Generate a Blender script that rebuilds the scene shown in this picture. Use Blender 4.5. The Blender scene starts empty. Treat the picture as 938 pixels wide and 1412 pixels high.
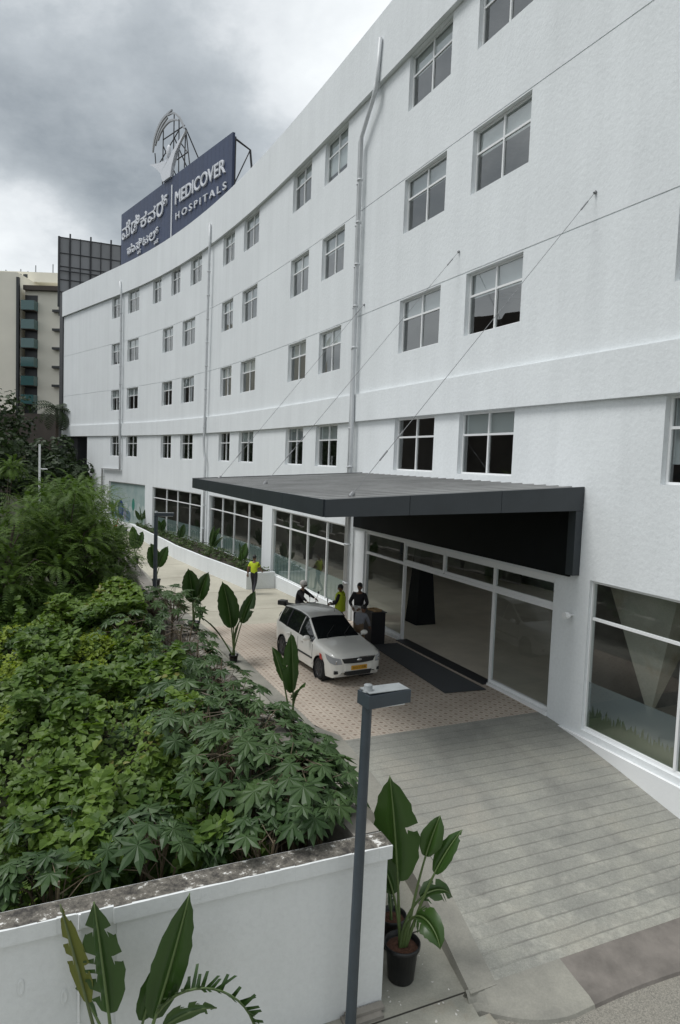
import bpy, bmesh, math, random
from mathutils import Vector, Matrix, noise, Quaternion
R = math.radians
sc = bpy.context.scene
COL = sc.collection
rnd = random.Random(7)

# ------------------------------------------------------------------ helpers
class MB:
    def __init__(s): s.v=[]; s.f=[]; s.m=[]; s.uv=[]; s.hasuv=False
    def add(s, vs, fs, mi=0, uvs=None):
        b=len(s.v); s.v.extend([tuple(p) for p in vs])
        for f in fs: s.f.append(tuple(b+i for i in f)); s.m.append(mi)
        if uvs is not None: s.hasuv=True; s.uv.extend(uvs)
        else: s.uv.extend([(0,0)]*len(vs))
    def quad(s,a,b,c,d,mi=0,uvs=None): s.add([a,b,c,d],[(0,1,2,3)],mi,uvs)
    def hexa(s,c,mi=0):   # 8 corners: bottom 4 ccw, top 4 ccw
        s.add(c,[(3,2,1,0),(4,5,6,7),(0,1,5,4),(1,2,6,5),(2,3,7,6),(3,0,4,7)],mi)
    def box(s,x0,x1,y0,y1,z0,z1,mi=0,M=None):
        c=[Vector(p) for p in ((x0,y0,z0),(x1,y0,z0),(x1,y1,z0),(x0,y1,z0),(x0,y0,z1),(x1,y0,z1),(x1,y1,z1),(x0,y1,z1))]
        if M is not None: c=[M@p for p in c]
        s.hexa(c,mi)
    def tube(s,pts,rad,n=8,mi=0,cap=True):
        pts=[Vector(p) for p in pts]
        if not hasattr(rad,'__len__'): rad=[rad]*len(pts)
        rings=[];up=Vector((0,0,1)); prev=None
        for i,p in enumerate(pts):
            a=pts[max(i-1,0)];b=pts[min(i+1,len(pts)-1)];t=(b-a)
            if t.length<1e-9: t=Vector((0,0,1))
            t.normalize()
            if prev is None:
                u=t.cross(up) if abs(t.z)<.9 else t.cross(Vector((1,0,0)))
            else: u=prev-t*prev.dot(t)
            if u.length<1e-6: u=t.cross(Vector((0,1,0)))
            u.normalize(); w=t.cross(u); prev=u
            rings.append([p+(u*math.cos(2*math.pi*k/n)+w*math.sin(2*math.pi*k/n))*rad[i] for k in range(n)])
        vs=[q for r in rings for q in r]; fs=[]
        for i in range(len(rings)-1):
            for k in range(n): fs.append((i*n+k,i*n+(k+1)%n,(i+1)*n+(k+1)%n,(i+1)*n+k))
        if cap: fs.append(tuple(reversed(range(n)))); fs.append(tuple((len(rings)-1)*n+k for k in range(n)))
        s.add(vs,fs,mi)
    def lathe(s,prof,n=24,M=None,mi=0):  # prof (r,z) list
        vs=[];fs=[]
        for r,z in prof:
            for k in range(n):
                p=Vector((r*math.cos(2*math.pi*k/n),r*math.sin(2*math.pi*k/n),z)); vs.append(M@p if M else p)
        for i in range(len(prof)-1):
            for k in range(n): fs.append((i*n+k,i*n+(k+1)%n,(i+1)*n+(k+1)%n,(i+1)*n+k))
        s.add(vs,fs,mi)
    def ellip(s,c,r,n=12,m=8,mi=0,M=None):
        prof=[]
        vs=[];fs=[]
        for i in range(m+1):
            a=-math.pi/2+math.pi*i/m
            for k in range(n):
                p=Vector((c[0]+r[0]*max(math.cos(a),.01)*math.cos(2*math.pi*k/n),c[1]+r[1]*max(math.cos(a),.01)*math.sin(2*math.pi*k/n),c[2]+r[2]*math.sin(a)))
                vs.append(M@p if M else p)
        for i in range(m):
            for k in range(n): fs.append((i*n+k,i*n+(k+1)%n,(i+1)*n+(k+1)%n,(i+1)*n+k))
        s.add(vs,fs,mi)
    def build(s,name,mats,parent=None,smooth=False,link=True):
        me=bpy.data.meshes.new(name); me.from_pydata(s.v,[],s.f)
        if not isinstance(mats,(list,tuple)): mats=[mats]
        for m in mats: me.materials.append(m)
        if len(mats)>1: me.polygons.foreach_set('material_index',s.m)
        if s.hasuv:
            l=me.uv_layers.new(name='UVMap'); d=[]
            for f in s.f:
                for i in f: d.extend(s.uv[i])
            l.data.foreach_set('uv',d)
        if smooth: me.polygons.foreach_set('use_smooth',[True]*len(s.f))
        me.update()
        o=bpy.data.objects.new(name,me); COL.objects.link(o)
        if parent: o.parent=parent
        return o
def weld(o,d=.0015):
    bm=bmesh.new(); bm.from_mesh(o.data); bmesh.ops.remove_doubles(bm,verts=bm.verts[:],dist=d)
    bm.to_mesh(o.data); bm.free(); o.data.polygons.foreach_set('use_smooth',[True]*len(o.data.polygons)); return o
def empty(name,loc=(0,0,0),rz=0):
    o=bpy.data.objects.new(name,None); COL.objects.link(o); o.location=loc; o.rotation_euler=(0,0,rz); o.empty_display_size=.2
    return o
def tag(o,label=None,cat=None,group=None,kind=None):
    if label: o['label']=label
    if cat: o['category']=cat
    if group: o['group']=group
    if kind: o['kind']=kind
    return o
def struct(o): o['kind']='structure'; return o

# ------------------------------------------------------------------ materials
def newmat(name):
    m=bpy.data.materials.new(name); m.use_nodes=True; nt=m.node_tree
    return m,nt,nt.nodes['Principled BSDF']
def N(nt,t,**k):
    n=nt.nodes.new(t)
    for a,b in k.items(): setattr(n,a,b)
    return n
def mat(name,col,rough=.6,metal=0.,var=0.,vscale=3.,bump=0.,bscale=40.,spec=.5,col2=None,streak=False,coat=0.):
    m,nt,b=newmat(name); L=nt.links
    b.inputs['Base Color'].default_value=(*col,1); b.inputs['Roughness'].default_value=rough
    b.inputs['Metallic'].default_value=metal; b.inputs['Specular IOR Level'].default_value=spec
    b.inputs['Coat Weight'].default_value=coat
    tc=N(nt,'ShaderNodeTexCoord')
    if var or col2:
        nz=N(nt,'ShaderNodeTexNoise'); nz.inputs['Scale'].default_value=vscale; nz.inputs['Detail'].default_value=6; nz.inputs['Roughness'].default_value=.62
        if streak:
            mp=N(nt,'ShaderNodeMapping'); mp.inputs['Scale'].default_value=(1,1,.12); L.new(tc.outputs['Object'],mp.inputs[0]); L.new(mp.outputs[0],nz.inputs['Vector'])
        else: L.new(tc.outputs['Object'],nz.inputs['Vector'])
        rp=N(nt,'ShaderNodeValToRGB'); c2=col2 or tuple(c*(1-var) for c in col)
        rp.color_ramp.elements[0].position=.32; rp.color_ramp.elements[1].position=.62
        rp.color_ramp.elements[0].color=(*c2,1); rp.color_ramp.elements[1].color=(*col,1)
        L.new(nz.outputs['Fac'],rp.inputs[0]); L.new(rp.outputs[0],b.inputs['Base Color'])
    if bump:
        n2=N(nt,'ShaderNodeTexNoise'); n2.inputs['Scale'].default_value=bscale; n2.inputs['Detail'].default_value=5
        L.new(tc.outputs['Object'],n2.inputs['Vector'])
        bp=N(nt,'ShaderNodeBump'); bp.inputs['Strength'].default_value=bump; bp.inputs['Distance'].default_value=.02
        L.new(n2.outputs['Fac'],bp.inputs['Height']); L.new(bp.outputs[0],b.inputs['Normal'])
    return m
def leafmat(name,c1,c2,rough=.45,trans=.25,spec=.4,pscale=0.,c3=None):
    m,nt,b=newmat(name); L=nt.links
    g=N(nt,'ShaderNodeNewGeometry'); rp=N(nt,'ShaderNodeValToRGB')
    rp.color_ramp.elements[0].color=(*c1,1); rp.color_ramp.elements[1].color=(*c2,1)
    if c3: e=rp.color_ramp.elements.new(.94); e.color=(*c2,1); rp.color_ramp.elements[-1].color=(*c3,1)
    if pscale:
        tc=N(nt,'ShaderNodeTexCoord'); nz=N(nt,'ShaderNodeTexNoise'); nz.inputs['Scale'].default_value=pscale; nz.inputs['Detail'].default_value=3
        L.new(tc.outputs['Object'],nz.inputs['Vector'])
        ad=N(nt,'ShaderNodeMath',operation='MULTIPLY_ADD'); L.new(g.outputs['Random Per Island'],ad.inputs[0]); ad.inputs[1].default_value=.5
        ms=N(nt,'ShaderNodeMath',operation='MULTIPLY_ADD'); L.new(nz.outputs['Fac'],ms.inputs[0]); ms.inputs[1].default_value=2.2; ms.inputs[2].default_value=-.85
        L.new(ms.outputs[0],ad.inputs[2]); L.new(ad.outputs[0],rp.inputs[0])
    else: L.new(g.outputs['Random Per Island'],rp.inputs[0])
    L.new(rp.outputs[0],b.inputs['Base Color']); b.inputs['Roughness'].default_value=rough; b.inputs['Specular IOR Level'].default_value=spec
    tr=N(nt,'ShaderNodeBsdfTranslucent'); mx=N(nt,'ShaderNodeMixShader'); mx.inputs[0].default_value=trans
    hs=N(nt,'ShaderNodeHueSaturation'); hs.inputs['Value'].default_value=1.4; hs.inputs['Saturation'].default_value=1.1
    L.new(rp.outputs[0],hs.inputs['Color']); L.new(hs.outputs[0],tr.inputs[0])
    L.new(b.outputs[0],mx.inputs[1]); L.new(tr.outputs[0],mx.inputs[2]); L.new(mx.outputs[0],nt.nodes['Material Output'].inputs[0])
    return m
def glassmat(name,tint,ior=1.75,rough=.0):
    m,nt,b=newmat(name); L=nt.links; nt.nodes.remove(b)
    t=N(nt,'ShaderNodeBsdfTransparent'); t.inputs[0].default_value=(*tint,1)
    g=N(nt,'ShaderNodeBsdfGlossy'); g.inputs['Roughness'].default_value=rough; g.inputs['Color'].default_value=(.95,.97,.97,1)
    # Schlick reflectance that is the same from both sides of the sheet
    ge=N(nt,'ShaderNodeNewGeometry'); dp=N(nt,'ShaderNodeVectorMath',operation='DOT_PRODUCT'); L.new(ge.outputs['Incoming'],dp.inputs[0]); L.new(ge.outputs['Normal'],dp.inputs[1])
    ab=N(nt,'ShaderNodeMath',operation='ABSOLUTE'); L.new(dp.outputs['Value'],ab.inputs[0])
    om=N(nt,'ShaderNodeMath',operation='SUBTRACT'); om.inputs[0].default_value=1; L.new(ab.outputs[0],om.inputs[1])
    pw=N(nt,'ShaderNodeMath',operation='POWER'); L.new(om.outputs[0],pw.inputs[0]); pw.inputs[1].default_value=5
    F0=((ior-1)/(ior+1))**2; ma=N(nt,'ShaderNodeMath',operation='MULTIPLY_ADD'); L.new(pw.outputs[0],ma.inputs[0]); ma.inputs[1].default_value=1-F0; ma.inputs[2].default_value=F0
    mx=N(nt,'ShaderNodeMixShader'); L.new(ma.outputs[0],mx.inputs[0]); L.new(t.outputs[0],mx.inputs[1]); L.new(g.outputs[0],mx.inputs[2])
    L.new(mx.outputs[0],nt.nodes['Material Output'].inputs[0]); return m

def plaster(name,col,dirty=.06):
    m,nt,b=newmat(name); L=nt.links
    tc=N(nt,'ShaderNodeTexCoord')
    def noise_(scale,det,vec): 
        n=N(nt,'ShaderNodeTexNoise'); n.inputs['Scale'].default_value=scale; n.inputs['Detail'].default_value=det; n.inputs['Roughness'].default_value=.6; L.new(vec,n.inputs['Vector']); return n
    mp=N(nt,'ShaderNodeMapping'); mp.inputs['Scale'].default_value=(1.6,1.6,.10); L.new(tc.outputs['Object'],mp.inputs[0])
    st=noise_(1.0,7,mp.outputs[0]); big=noise_(.35,4,tc.outputs['Object']); fine=noise_(16,3,tc.outputs['Object'])
    def ramp(src,a,c,lo,hi):
        r=N(nt,'ShaderNodeValToRGB'); r.color_ramp.elements[0].position=a; r.color_ramp.elements[1].position=c
        r.color_ramp.elements[0].color=(lo,lo,lo,1); r.color_ramp.elements[1].color=(hi,hi,hi,1); L.new(src,r.inputs[0]); return r.outputs[0]
    def mul(a,c):
        x=N(nt,'ShaderNodeMix',data_type='RGBA',blend_type='MULTIPLY'); x.inputs[0].default_value=1; L.new(a,x.inputs[6]); L.new(c,x.inputs[7]); return x.outputs[2]
    rgb=N(nt,'ShaderNodeRGB'); rgb.outputs[0].default_value=(*col,1)
    c=mul(rgb.outputs[0],ramp(st.outputs['Fac'],.30,.60,1-dirty*1.0,1)); c=mul(c,ramp(big.outputs['Fac'],.3,.7,1-dirty,1)); c=mul(c,ramp(fine.outputs['Fac'],.3,.6,1-dirty*.9,1))
    L.new(c,b.inputs['Base Color']); b.inputs['Roughness'].default_value=.75; b.inputs['Specular IOR Level'].default_value=.25
    n1=noise_(9,6,tc.outputs['Object'])
    bp=N(nt,'ShaderNodeBump'); bp.inputs['Strength'].default_value=.3; bp.inputs['Distance'].default_value=.03; L.new(n1.outputs['Fac'],bp.inputs['Height']); L.new(bp.outputs[0],b.inputs['Normal'])
    return m

M={}
M['plaster']=plaster('white_plaster',(.785,.815,.825))
M['trim']=mat('white_trim',(.80,.81,.81),.6,var=.05,vscale=1.5,bump=.15,bscale=20)
M['frame']=mat('white_window_frame',(.78,.79,.79),.4)
M['pipe']=mat('grey_white_pipe',(.58,.60,.61),.45,var=.15,vscale=2)
M['glass']=glassmat('window_glass',(.72,.76,.76),2.7)
M['shopglass']=glassmat('shopfront_glass',(.84,.88,.875),1.85)
M['film']=None
M['blind']=mat('roller_blind',(.80,.81,.80),.8)
M['blind2']=mat('grey_roller_blind',(.58,.60,.61),.8)
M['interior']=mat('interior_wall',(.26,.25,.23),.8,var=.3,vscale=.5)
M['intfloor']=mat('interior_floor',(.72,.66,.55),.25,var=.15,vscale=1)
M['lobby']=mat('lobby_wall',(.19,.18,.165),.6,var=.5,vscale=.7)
M['slab']=mat('ceiling_slab',(.35,.35,.34),.8)
M['black']=mat('black_cladding',(.006,.008,.009),.6,var=.3,vscale=2,spec=.2)
M['charcoal']=mat('charcoal_fascia',(.035,.042,.048),.4,var=.15,vscale=2)
M['deck']=mat('grey_metal_deck',(.30,.30,.295),.42,metal=.2,var=.35,vscale=.9,col2=(.215,.215,.21),bump=.05,bscale=8)
M['steel']=mat('galvanised_steel',(.35,.36,.37),.45,metal=.6)
M['cable']=mat('dark_cable',(.24,.245,.25),.5,metal=.3)
M['darksteel']=mat('dark_steel',(.03,.032,.036),.5)
M['navy']=mat('navy_sign_panel',(.030,.048,.105),.5,var=.2,vscale=1,streak=True)
M['letter']=mat('grey_white_letter',(.62,.64,.68),.45)
M['lamp']=mat('blue_grey_paint',(.045,.058,.07),.42,var=.15,vscale=5)
M['lampspot']=mat('lamp_lid',(.27,.29,.295),.5,var=.2,vscale=8)
M['concrete_wall']=mat('grey_concrete',(.27,.25,.22),.85,var=.4,vscale=1.5,bump=.3,bscale=15)
M['soil']=mat('dark_soil',(.035,.028,.018),.95,var=.5,vscale=6,bump=.5,bscale=20)
M['litter_soil']=mat('leaf_litter_soil',(.03,.034,.012),.95,var=.6,vscale=4,bump=.6,bscale=15)
M['redsoil']=mat('red_soil',(.11,.05,.03),.95,var=.5,vscale=20,bump=.6,bscale=50)
M['pot']=mat('black_plastic_pot',(.012,.013,.014),.4,var=.3,vscale=8)
M['bark']=mat('bark',(.10,.08,.06),.9,var=.5,vscale=6,bump=.5,bscale=20)
M['stem']=mat('green_stem',(.10,.13,.05),.5,var=.3,vscale=10)
M['castor_stem']=mat('castor_stem',(.13,.10,.06),.6,var=.4,vscale=8)
M['castor']=leafmat('castor_leaf',(.032,.068,.020),(.080,.134,.044),.48,.22,.38,pscale=.6,c3=(.09,.12,.03))
M['creeper']=leafmat('creeper_leaf',(.036,.080,.011),(.130,.205,.030),.5,.3,.35,pscale=.55,c3=(.20,.20,.05))
M['weed']=leafmat('weed_leaf',(.13,.19,.016),(.23,.29,.03),.55,.3,.3,pscale=.8,c3=(.22,.17,.04))
M['feather']=leafmat('feathery_leaf',(.034,.074,.011),(.10,.165,.024),.55,.25,.25,pscale=.5,c3=(.12,.16,.03))
M['darkleaf']=leafmat('dark_tree_leaf',(.016,.030,.012),(.036,.058,.020),.55,.2,.3)
M['banana']=leafmat('banana_leaf',(.020,.048,.010),(.038,.082,.016),.35,.22,.5)
M['yellowleaf']=leafmat('yellowing_leaf',(.09,.11,.02),(.14,.15,.03),.45,.25,.4)
M['rib']=mat('leaf_midrib',(.085,.13,.04),.5)
M['hedge']=leafmat('hedge_leaf',(.03,.06,.015),(.07,.11,.03),.5,.2,.3,c3=(.16,.14,.09))
M['mat']=mat('grey_door_mat',(.055,.06,.065),.9,var=.15,vscale=30,bump=.3,bscale=120)
M['cream']=mat('cream_render',(.80,.765,.66),.8,var=.08,vscale=.2)
M['hotelglass']=mat('teal_balcony_glass',(.05,.12,.12),.1,spec=.7)
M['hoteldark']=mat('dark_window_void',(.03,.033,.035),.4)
M['brownwall']=mat('brown_grey_blockwork',(.085,.07,.06),.85,var=.3,vscale=.4)
M['hoard']=mat('hoarding_backing',(.27,.275,.285),.7,var=.2,vscale=.5,streak=True)
M['skin']=mat('skin',(.16,.085,.05),.5)
M['hair']=mat('black_hair',(.01,.009,.008),.5)
M['vest']=mat('hi_vis_yellow',(.50,.62,.02),.7,var=.12,vscale=12)
M['blackcloth']=mat('black_cloth',(.012,.011,.014),.8,var=.3,vscale=12)
M['navycloth']=mat('dark_trousers',(.018,.018,.024),.8)
M['greycloth']=mat('grey_shirt',(.24,.25,.28),.8,var=.15,vscale=10)
M['tan']=mat('tan_cloth',(.19,.13,.08),.8,var=.2,vscale=10)
M['whitecloth']=mat('white_cloth',(.7,.7,.68),.7)
M['helmet']=mat('white_helmet',(.6,.58,.55),.3)
M['shoe']=mat('dark_shoe',(.02,.018,.016),.5)
M['paper']=mat('white_paper',(.75,.75,.74),.7)
M['carpaint']=mat('off_white_car_paint',(.76,.75,.70),.28,coat=.6,var=.04,vscale=2)
M['carglass']=mat('car_glass',(.012,.014,.015),.04,spec=.9)
M['rubber']=mat('tyre_rubber',(.013,.013,.013),.85)
M['rim']=mat('dark_wheel_cover',(.05,.052,.055),.45,metal=.4)
M['trimblack']=mat('black_plastic_trim',(.015,.016,.017),.5)
M['lens']=mat('headlamp_lens',(.33,.34,.35),.1,spec=.9)
M['plate']=mat('yellow_plate',(.62,.32,.02),.5)
M['chrome']=mat('chrome',(.7,.7,.7),.15,metal=1)
M['red']=mat('red_plastic',(.45,.05,.04),.5)
M['moto']=mat('black_motorcycle_paint',(.015,.015,.017),.3)
M['podium']=mat('black_podium',(.01,.011,.014),.45)
M['wood']=mat('light_wood',(.3,.2,.1),.5)
M['litter']=mat('pale_litter',(.62,.6,.56),.8)

def uvmat(name,kind):
    m,nt,b=newmat(name); L=nt.links
    uv=N(nt,'ShaderNodeUVMap'); uv.uv_map='UVMap'
    sx=N(nt,'ShaderNodeSeparateXYZ'); L.new(uv.outputs[0],sx.inputs[0])
    tc=N(nt,'ShaderNodeTexCoord')
    def nz(scale,det=5,rough=.6,vec=None):
        n=N(nt,'ShaderNodeTexNoise'); n.inputs['Scale'].default_value=scale; n.inputs['Detail'].default_value=det; n.inputs['Roughness'].default_value=rough; L.new(vec or tc.outputs['Object'],n.inputs['Vector']); return n.outputs['Fac']
    def ramp(src,els):
        r=N(nt,'ShaderNodeValToRGB')
        r.color_ramp.elements[0].position=els[0][0]; r.color_ramp.elements[0].color=(*els[0][1],1)
        r.color_ramp.elements[1].position=els[-1][0]; r.color_ramp.elements[1].color=(*els[-1][1],1)
        for p,c in els[1:-1]: e=r.color_ramp.elements.new(p); e.color=(*c,1)
        L.new(src,r.inputs[0]); return r.outputs[0]
    def math_(op,a,b2=None,c=None):
        n=N(nt,'ShaderNodeMath',operation=op)
        for i,x in enumerate((a,b2,c)):
            if x is None: continue
            if isinstance(x,(int,float)): n.inputs[i].default_value=x
            else: L.new(x,n.inputs[i])
        return n.outputs[0]
    def mix(fac,a,c,mode='MIX'):
        x=N(nt,'ShaderNodeMix',data_type='RGBA',blend_type=mode)
        if isinstance(fac,(int,float)): x.inputs[0].default_value=fac
        else: L.new(fac,x.inputs[0])
        for i,q in ((6,a),(7,c)):
            if isinstance(q,tuple): x.inputs[i].default_value=(*q,1)
            else: L.new(q,x.inputs[i])
        return x.outputs[2]
    S,Nn=sx.outputs[0],sx.outputs[1]
    if kind=='ramp':
        base=ramp(nz(.9,7,.65),[(.25,(.235,.237,.215)),(.47,(.315,.315,.28)),(.6,(.36,.357,.31)),(.75,(.46,.45,.38))])
        base=mix(.55,base,ramp(nz(28,3),[(.3,(.62,.62,.62)),(.7,(1,1,1))]),'MULTIPLY')
        base=mix(ramp(nz(.45,5),[(.54,(0,0,0)),(.74,(.45,.45,.45))]),base,(.27,.245,.215))
        base=mix(.6,base,ramp(nz(90,2),[(.35,(.7,.7,.7)),(.65,(1.1,1.1,1.1))]),'MULTIPLY')
        pat=mix(1.0,ramp(nz(2.6,9,.7),[(.52,(0,0,0)),(.68,(.42,.42,.42))]),ramp(math_('DIVIDE',S,16.),[(.66,(1,1,1)),(.80,(0,0,0))]),'MULTIPLY')
        base=mix(pat,base,(.50,.485,.42))
        tyre=math_('ABSOLUTE',math_('SUBTRACT',math_('FRACT',math_('DIVIDE',math_('ADD',Nn,math_('MULTIPLY',nz(.25,2),1.2)),1.55)),.5))
        tm_=mix(1.0,ramp(tyre,[(.05,(.28,.28,.28)),(.16,(0,0,0))]),ramp(nz(3,5),[(.4,(0,0,0)),(.65,(1,1,1))]),'MULTIPLY')
        base=mix(tm_,base,(.15,.145,.135))
        w=math_('MULTIPLY',nz(1.2,2),.05)
        fr=math_('FRACT',math_('DIVIDE',math_('ADD',S,w),.225))
        d=math_('ABSOLUTE',math_('SUBTRACT',fr,.5))
        g=ramp(d,[(.0,(1,1,1)),(.02,(1,1,1)),(.065,(0,0,0))])
        wear=ramp(nz(1.7,4),[(.3,(.15,.15,.15)),(.65,(.75,.75,.75))])
        wear=mix(1.0,wear,ramp(math_('DIVIDE',S,16.),[(.72,(1,1,1)),(.92,(.35,.35,.35))]),'MULTIPLY'); wear=mix(1.0,wear,ramp(math_('DIVIDE',Nn,6.),[(.80,(1,1,1)),(.84,(0,0,0))]),'MULTIPLY')
        gm=mix(1.0,g,wear,'MULTIPLY')
        # grooves stop short of the kerb
        col=mix(gm,base,(.16,.155,.14))
        L.new(col,b.inputs['Base Color'])
        h=math_('ADD',math_('MULTIPLY',g,-1.0),math_('MULTIPLY',nz(35,4),.5))
        bp=N(nt,'ShaderNodeBump'); bp.inputs['Strength'].default_value=.6; bp.inputs['Distance'].default_value=.02; L.new(h,bp.inputs['Height']); L.new(bp.outputs[0],b.inputs['Normal'])
    elif kind=='paver':
        k=.21
        u=math_('DIVIDE',S,k); v=math_('DIVIDE',Nn,k)
        row=math_('FLOOR',v); off=math_('MULTIPLY',math_('MODULO',row,2.0),.5)
        fu=math_('ABSOLUTE',math_('SUBTRACT',math_('FRACT',math_('ADD',u,off)),.5)); fv=math_('ABSOLUTE',math_('SUBTRACT',math_('FRACT',v),.5))
        dd=math_('ADD',math_('MULTIPLY',fu,1.0),math_('MULTIPLY',fv,.85))
        hole=ramp(dd,[(.0,(1,1,1)),(.17,(1,1,1)),(.26,(0,0,0))])
        joint=ramp(math_('MAXIMUM',fu,fv),[(.44,(0,0,0)),(.49,(1,1,1))])
        base=ramp(nz(.8,6),[(.3,(.43,.37,.305)),(.7,(.57,.50,.42))])
        base=mix(.5,base,ramp(nz(25,3),[(.3,(.7,.7,.7)),(.7,(1,1,1))]),'MULTIPLY')
        c=mix(joint,base,(.34,.285,.235)); c=mix(hole,c,(.25,.19,.15)); L.new(c,b.inputs['Base Color'])
        bp=N(nt,'ShaderNodeBump'); bp.inputs['Strength'].default_value=.5; bp.inputs['Distance'].default_value=.01; L.new(math_('MULTIPLY',math_('MAXIMUM',hole,joint),-1.0),bp.inputs['Height']); L.new(bp.outputs[0],b.inputs['Normal'])
    elif kind=='concrete':
        base=ramp(nz(.35,7,.65),[(.3,(.34,.32,.26)),(.5,(.44,.415,.34)),(.7,(.50,.475,.39))])
        base=mix(.5,base,ramp(nz(14,4),[(.3,(.75,.75,.75)),(.7,(1,1,1))]),'MULTIPLY')
        fr=math_('ABSOLUTE',math_('SUBTRACT',math_('FRACT',math_('DIVIDE',S,4.5)),.5)); j=ramp(fr,[(.0,(1,1,1)),(.004,(1,1,1)),(.007,(0,0,0))])
        L.new(mix(j,base,(.16,.14,.11)),b.inputs['Base Color'])
    elif kind=='slab':
        base=ramp(nz(1.3,7,.65),[(.3,(.26,.255,.22)),(.5,(.34,.335,.285)),(.7,(.40,.385,.33))])
        base=mix(ramp(nz(1.1,4),[(.56,(0,0,0)),(.75,(.6,.6,.6))]),base,(.24,.17,.10))
        base=mix(.5,base,ramp(nz(40,3),[(.3,(.7,.7,.7)),(.7,(1,1,1))]),'MULTIPLY')
        fr=math_('ABSOLUTE',math_('SUBTRACT',math_('FRACT',math_('DIVIDE',math_('ADD',S,.08),1.15)),.5)); j=ramp(fr,[(.0,(1,1,1)),(.008,(1,1,1)),(.014,(0,0,0))])
        L.new(mix(j,base,(.035,.032,.028)),b.inputs['Base Color'])
        bp=N(nt,'ShaderNodeBump'); bp.inputs['Strength'].default_value=.3; bp.inputs['Distance'].default_value=.01; L.new(nz(30,4),bp.inputs['Height']); L.new(bp.outputs[0],b.inputs['Normal'])
    elif kind=='kerb':
        base=ramp(nz(1.6,7,.65),[(.3,(.22,.215,.19)),(.7,(.33,.32,.275))])
        base=mix(.5,base,ramp(nz(40,3),[(.3,(.7,.7,.7)),(.7,(1,1,1))]),'MULTIPLY')
        L.new(base,b.inputs['Base Color'])
        bp=N(nt,'ShaderNodeBump'); bp.inputs['Strength'].default_value=.4; bp.inputs['Distance'].default_value=.01; L.new(nz(30,4),bp.inputs['Height']); L.new(bp.outputs[0],b.inputs['Normal'])
    elif kind=='road':
        base=ramp(nz(60,3,.6),[(.35,(.13,.125,.11)),(.5,(.24,.23,.20)),(.65,(.34,.32,.275))])
        base=mix(ramp(nz(.8,5),[(.4,(0,0,0)),(.7,(.5,.5,.5))]),base,(.28,.26,.22)); L.new(base,b.inputs['Base Color'])
        bp=N(nt,'ShaderNodeBump'); bp.inputs['Strength'].default_value=.8; bp.inputs['Distance'].default_value=.02; L.new(nz(60,3),bp.inputs['Height']); L.new(bp.outputs[0],b.inputs['Normal'])
    elif kind=='film':   # printed frosted film on the glass: u across, v up (metres)
        bg=(.33,.42,.41)
        c=mix(ramp(nz(.7,3),[(.3,(0,0,0)),(.7,(1,1,1))]),(.27,.37,.36),(.40,.48,.47))
        # tree-like ovals: blue emblem and green trees at fixed places
        def oval(cu,cv,ru,rv,colr,c):
            a=math_('DIVIDE',math_('SUBTRACT',S,cu),ru); bb=math_('DIVIDE',math_('SUBTRACT',Nn,cv),rv)
            r2=math_('ADD',math_('MULTIPLY',a,a),math_('MULTIPLY',bb,bb))
            return mix(math_('LESS_THAN',r2,1.0),c,colr)
        for i in range(9):
            c=oval(.6+i*.85,1.15+.25*math.sin(i*2.1),.33,.33+.1*math.cos(i),(.46,.53,.52),c)
        c=oval(5.1,1.0,.62,.78,(.045,.075,.19),c); c=oval(5.1,1.05,.33,.40,(.12,.17,.30),c)
        c=oval(6.75,.95,.32,.65,(.06,.17,.11),c); c=oval(6.1,.75,.2,.55,(.10,.16,.24),c)
        c=oval(2.55,1.55,.28,.50,(.06,.24,.19),c); c=oval(2.55,.75,.05,.6,(.1,.22,.19),c)
        c=oval(3.6,.55,.55,.45,(.13,.20,.25),c); c=oval(4.2,.7,.25,.5,(.24,.26,.33),c); c=oval(.8,.6,.35,.4,(.17,.27,.22),c)
        L.new(c,b.inputs['Base Color']); b.inputs['Roughness'].default_value=.15
        return m
    elif kind in('strip','grass'):   # see-through frosted strip on shopfront glass
        t=N(nt,'ShaderNodeBsdfTransparent'); mx=N(nt,'ShaderNodeMixShader')
        if kind=='strip':
            a=math_('ABSOLUTE',math_('SUBTRACT',math_('FRACT',math_('DIVIDE',S,.42)),.5))
            y=math_('ADD',math_('MULTIPLY',Nn,.35),math_('MULTIPLY',nz(3,2),.2))
            tree=math_('LESS_THAN',a,math_('SUBTRACT',.42,y))
            c=mix(tree,(.25,.33,.32),(.14,.23,.215))
            fac=.62
        else:
            bl=N(nt,'ShaderNodeTexNoise'); mp=N(nt,'ShaderNodeMapping'); mp.inputs['Scale'].default_value=(14,.8,1); L.new(uv.outputs[0],mp.inputs[0]); L.new(mp.outputs[0],bl.inputs['Vector']); bl.inputs['Scale'].default_value=1.5; bl.inputs['Detail'].default_value=2
            top=math_('MULTIPLY',bl.outputs['Fac'],.75)
            g=math_('LESS_THAN',Nn,top)
            c=mix(g,(.17,.20,.21),(.035,.07,.018)); fac=.6
        L.new(c,b.inputs['Base Color']); mx.inputs[0].default_value=fac
        L.new(t.outputs[0],mx.inputs[1]); L.new(b.outputs[0],mx.inputs[2]); L.new(mx.outputs[0],nt.nodes['Material Output'].inputs[0])
        b.inputs['Roughness'].default_value=.5; return m
    b.inputs['Roughness'].default_value=.85; b.inputs['Specular IOR Level'].default_value=.3
    return m
for k in ('ramp','paver','concrete','slab','kerb','road'): M[k]=uvmat(k+'_surface',k)
M['film']=uvmat('printed_film','film'); M['strip']=uvmat('frosted_strip','strip'); M['grassfilm']=uvmat('grass_print_film','grass')

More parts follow.
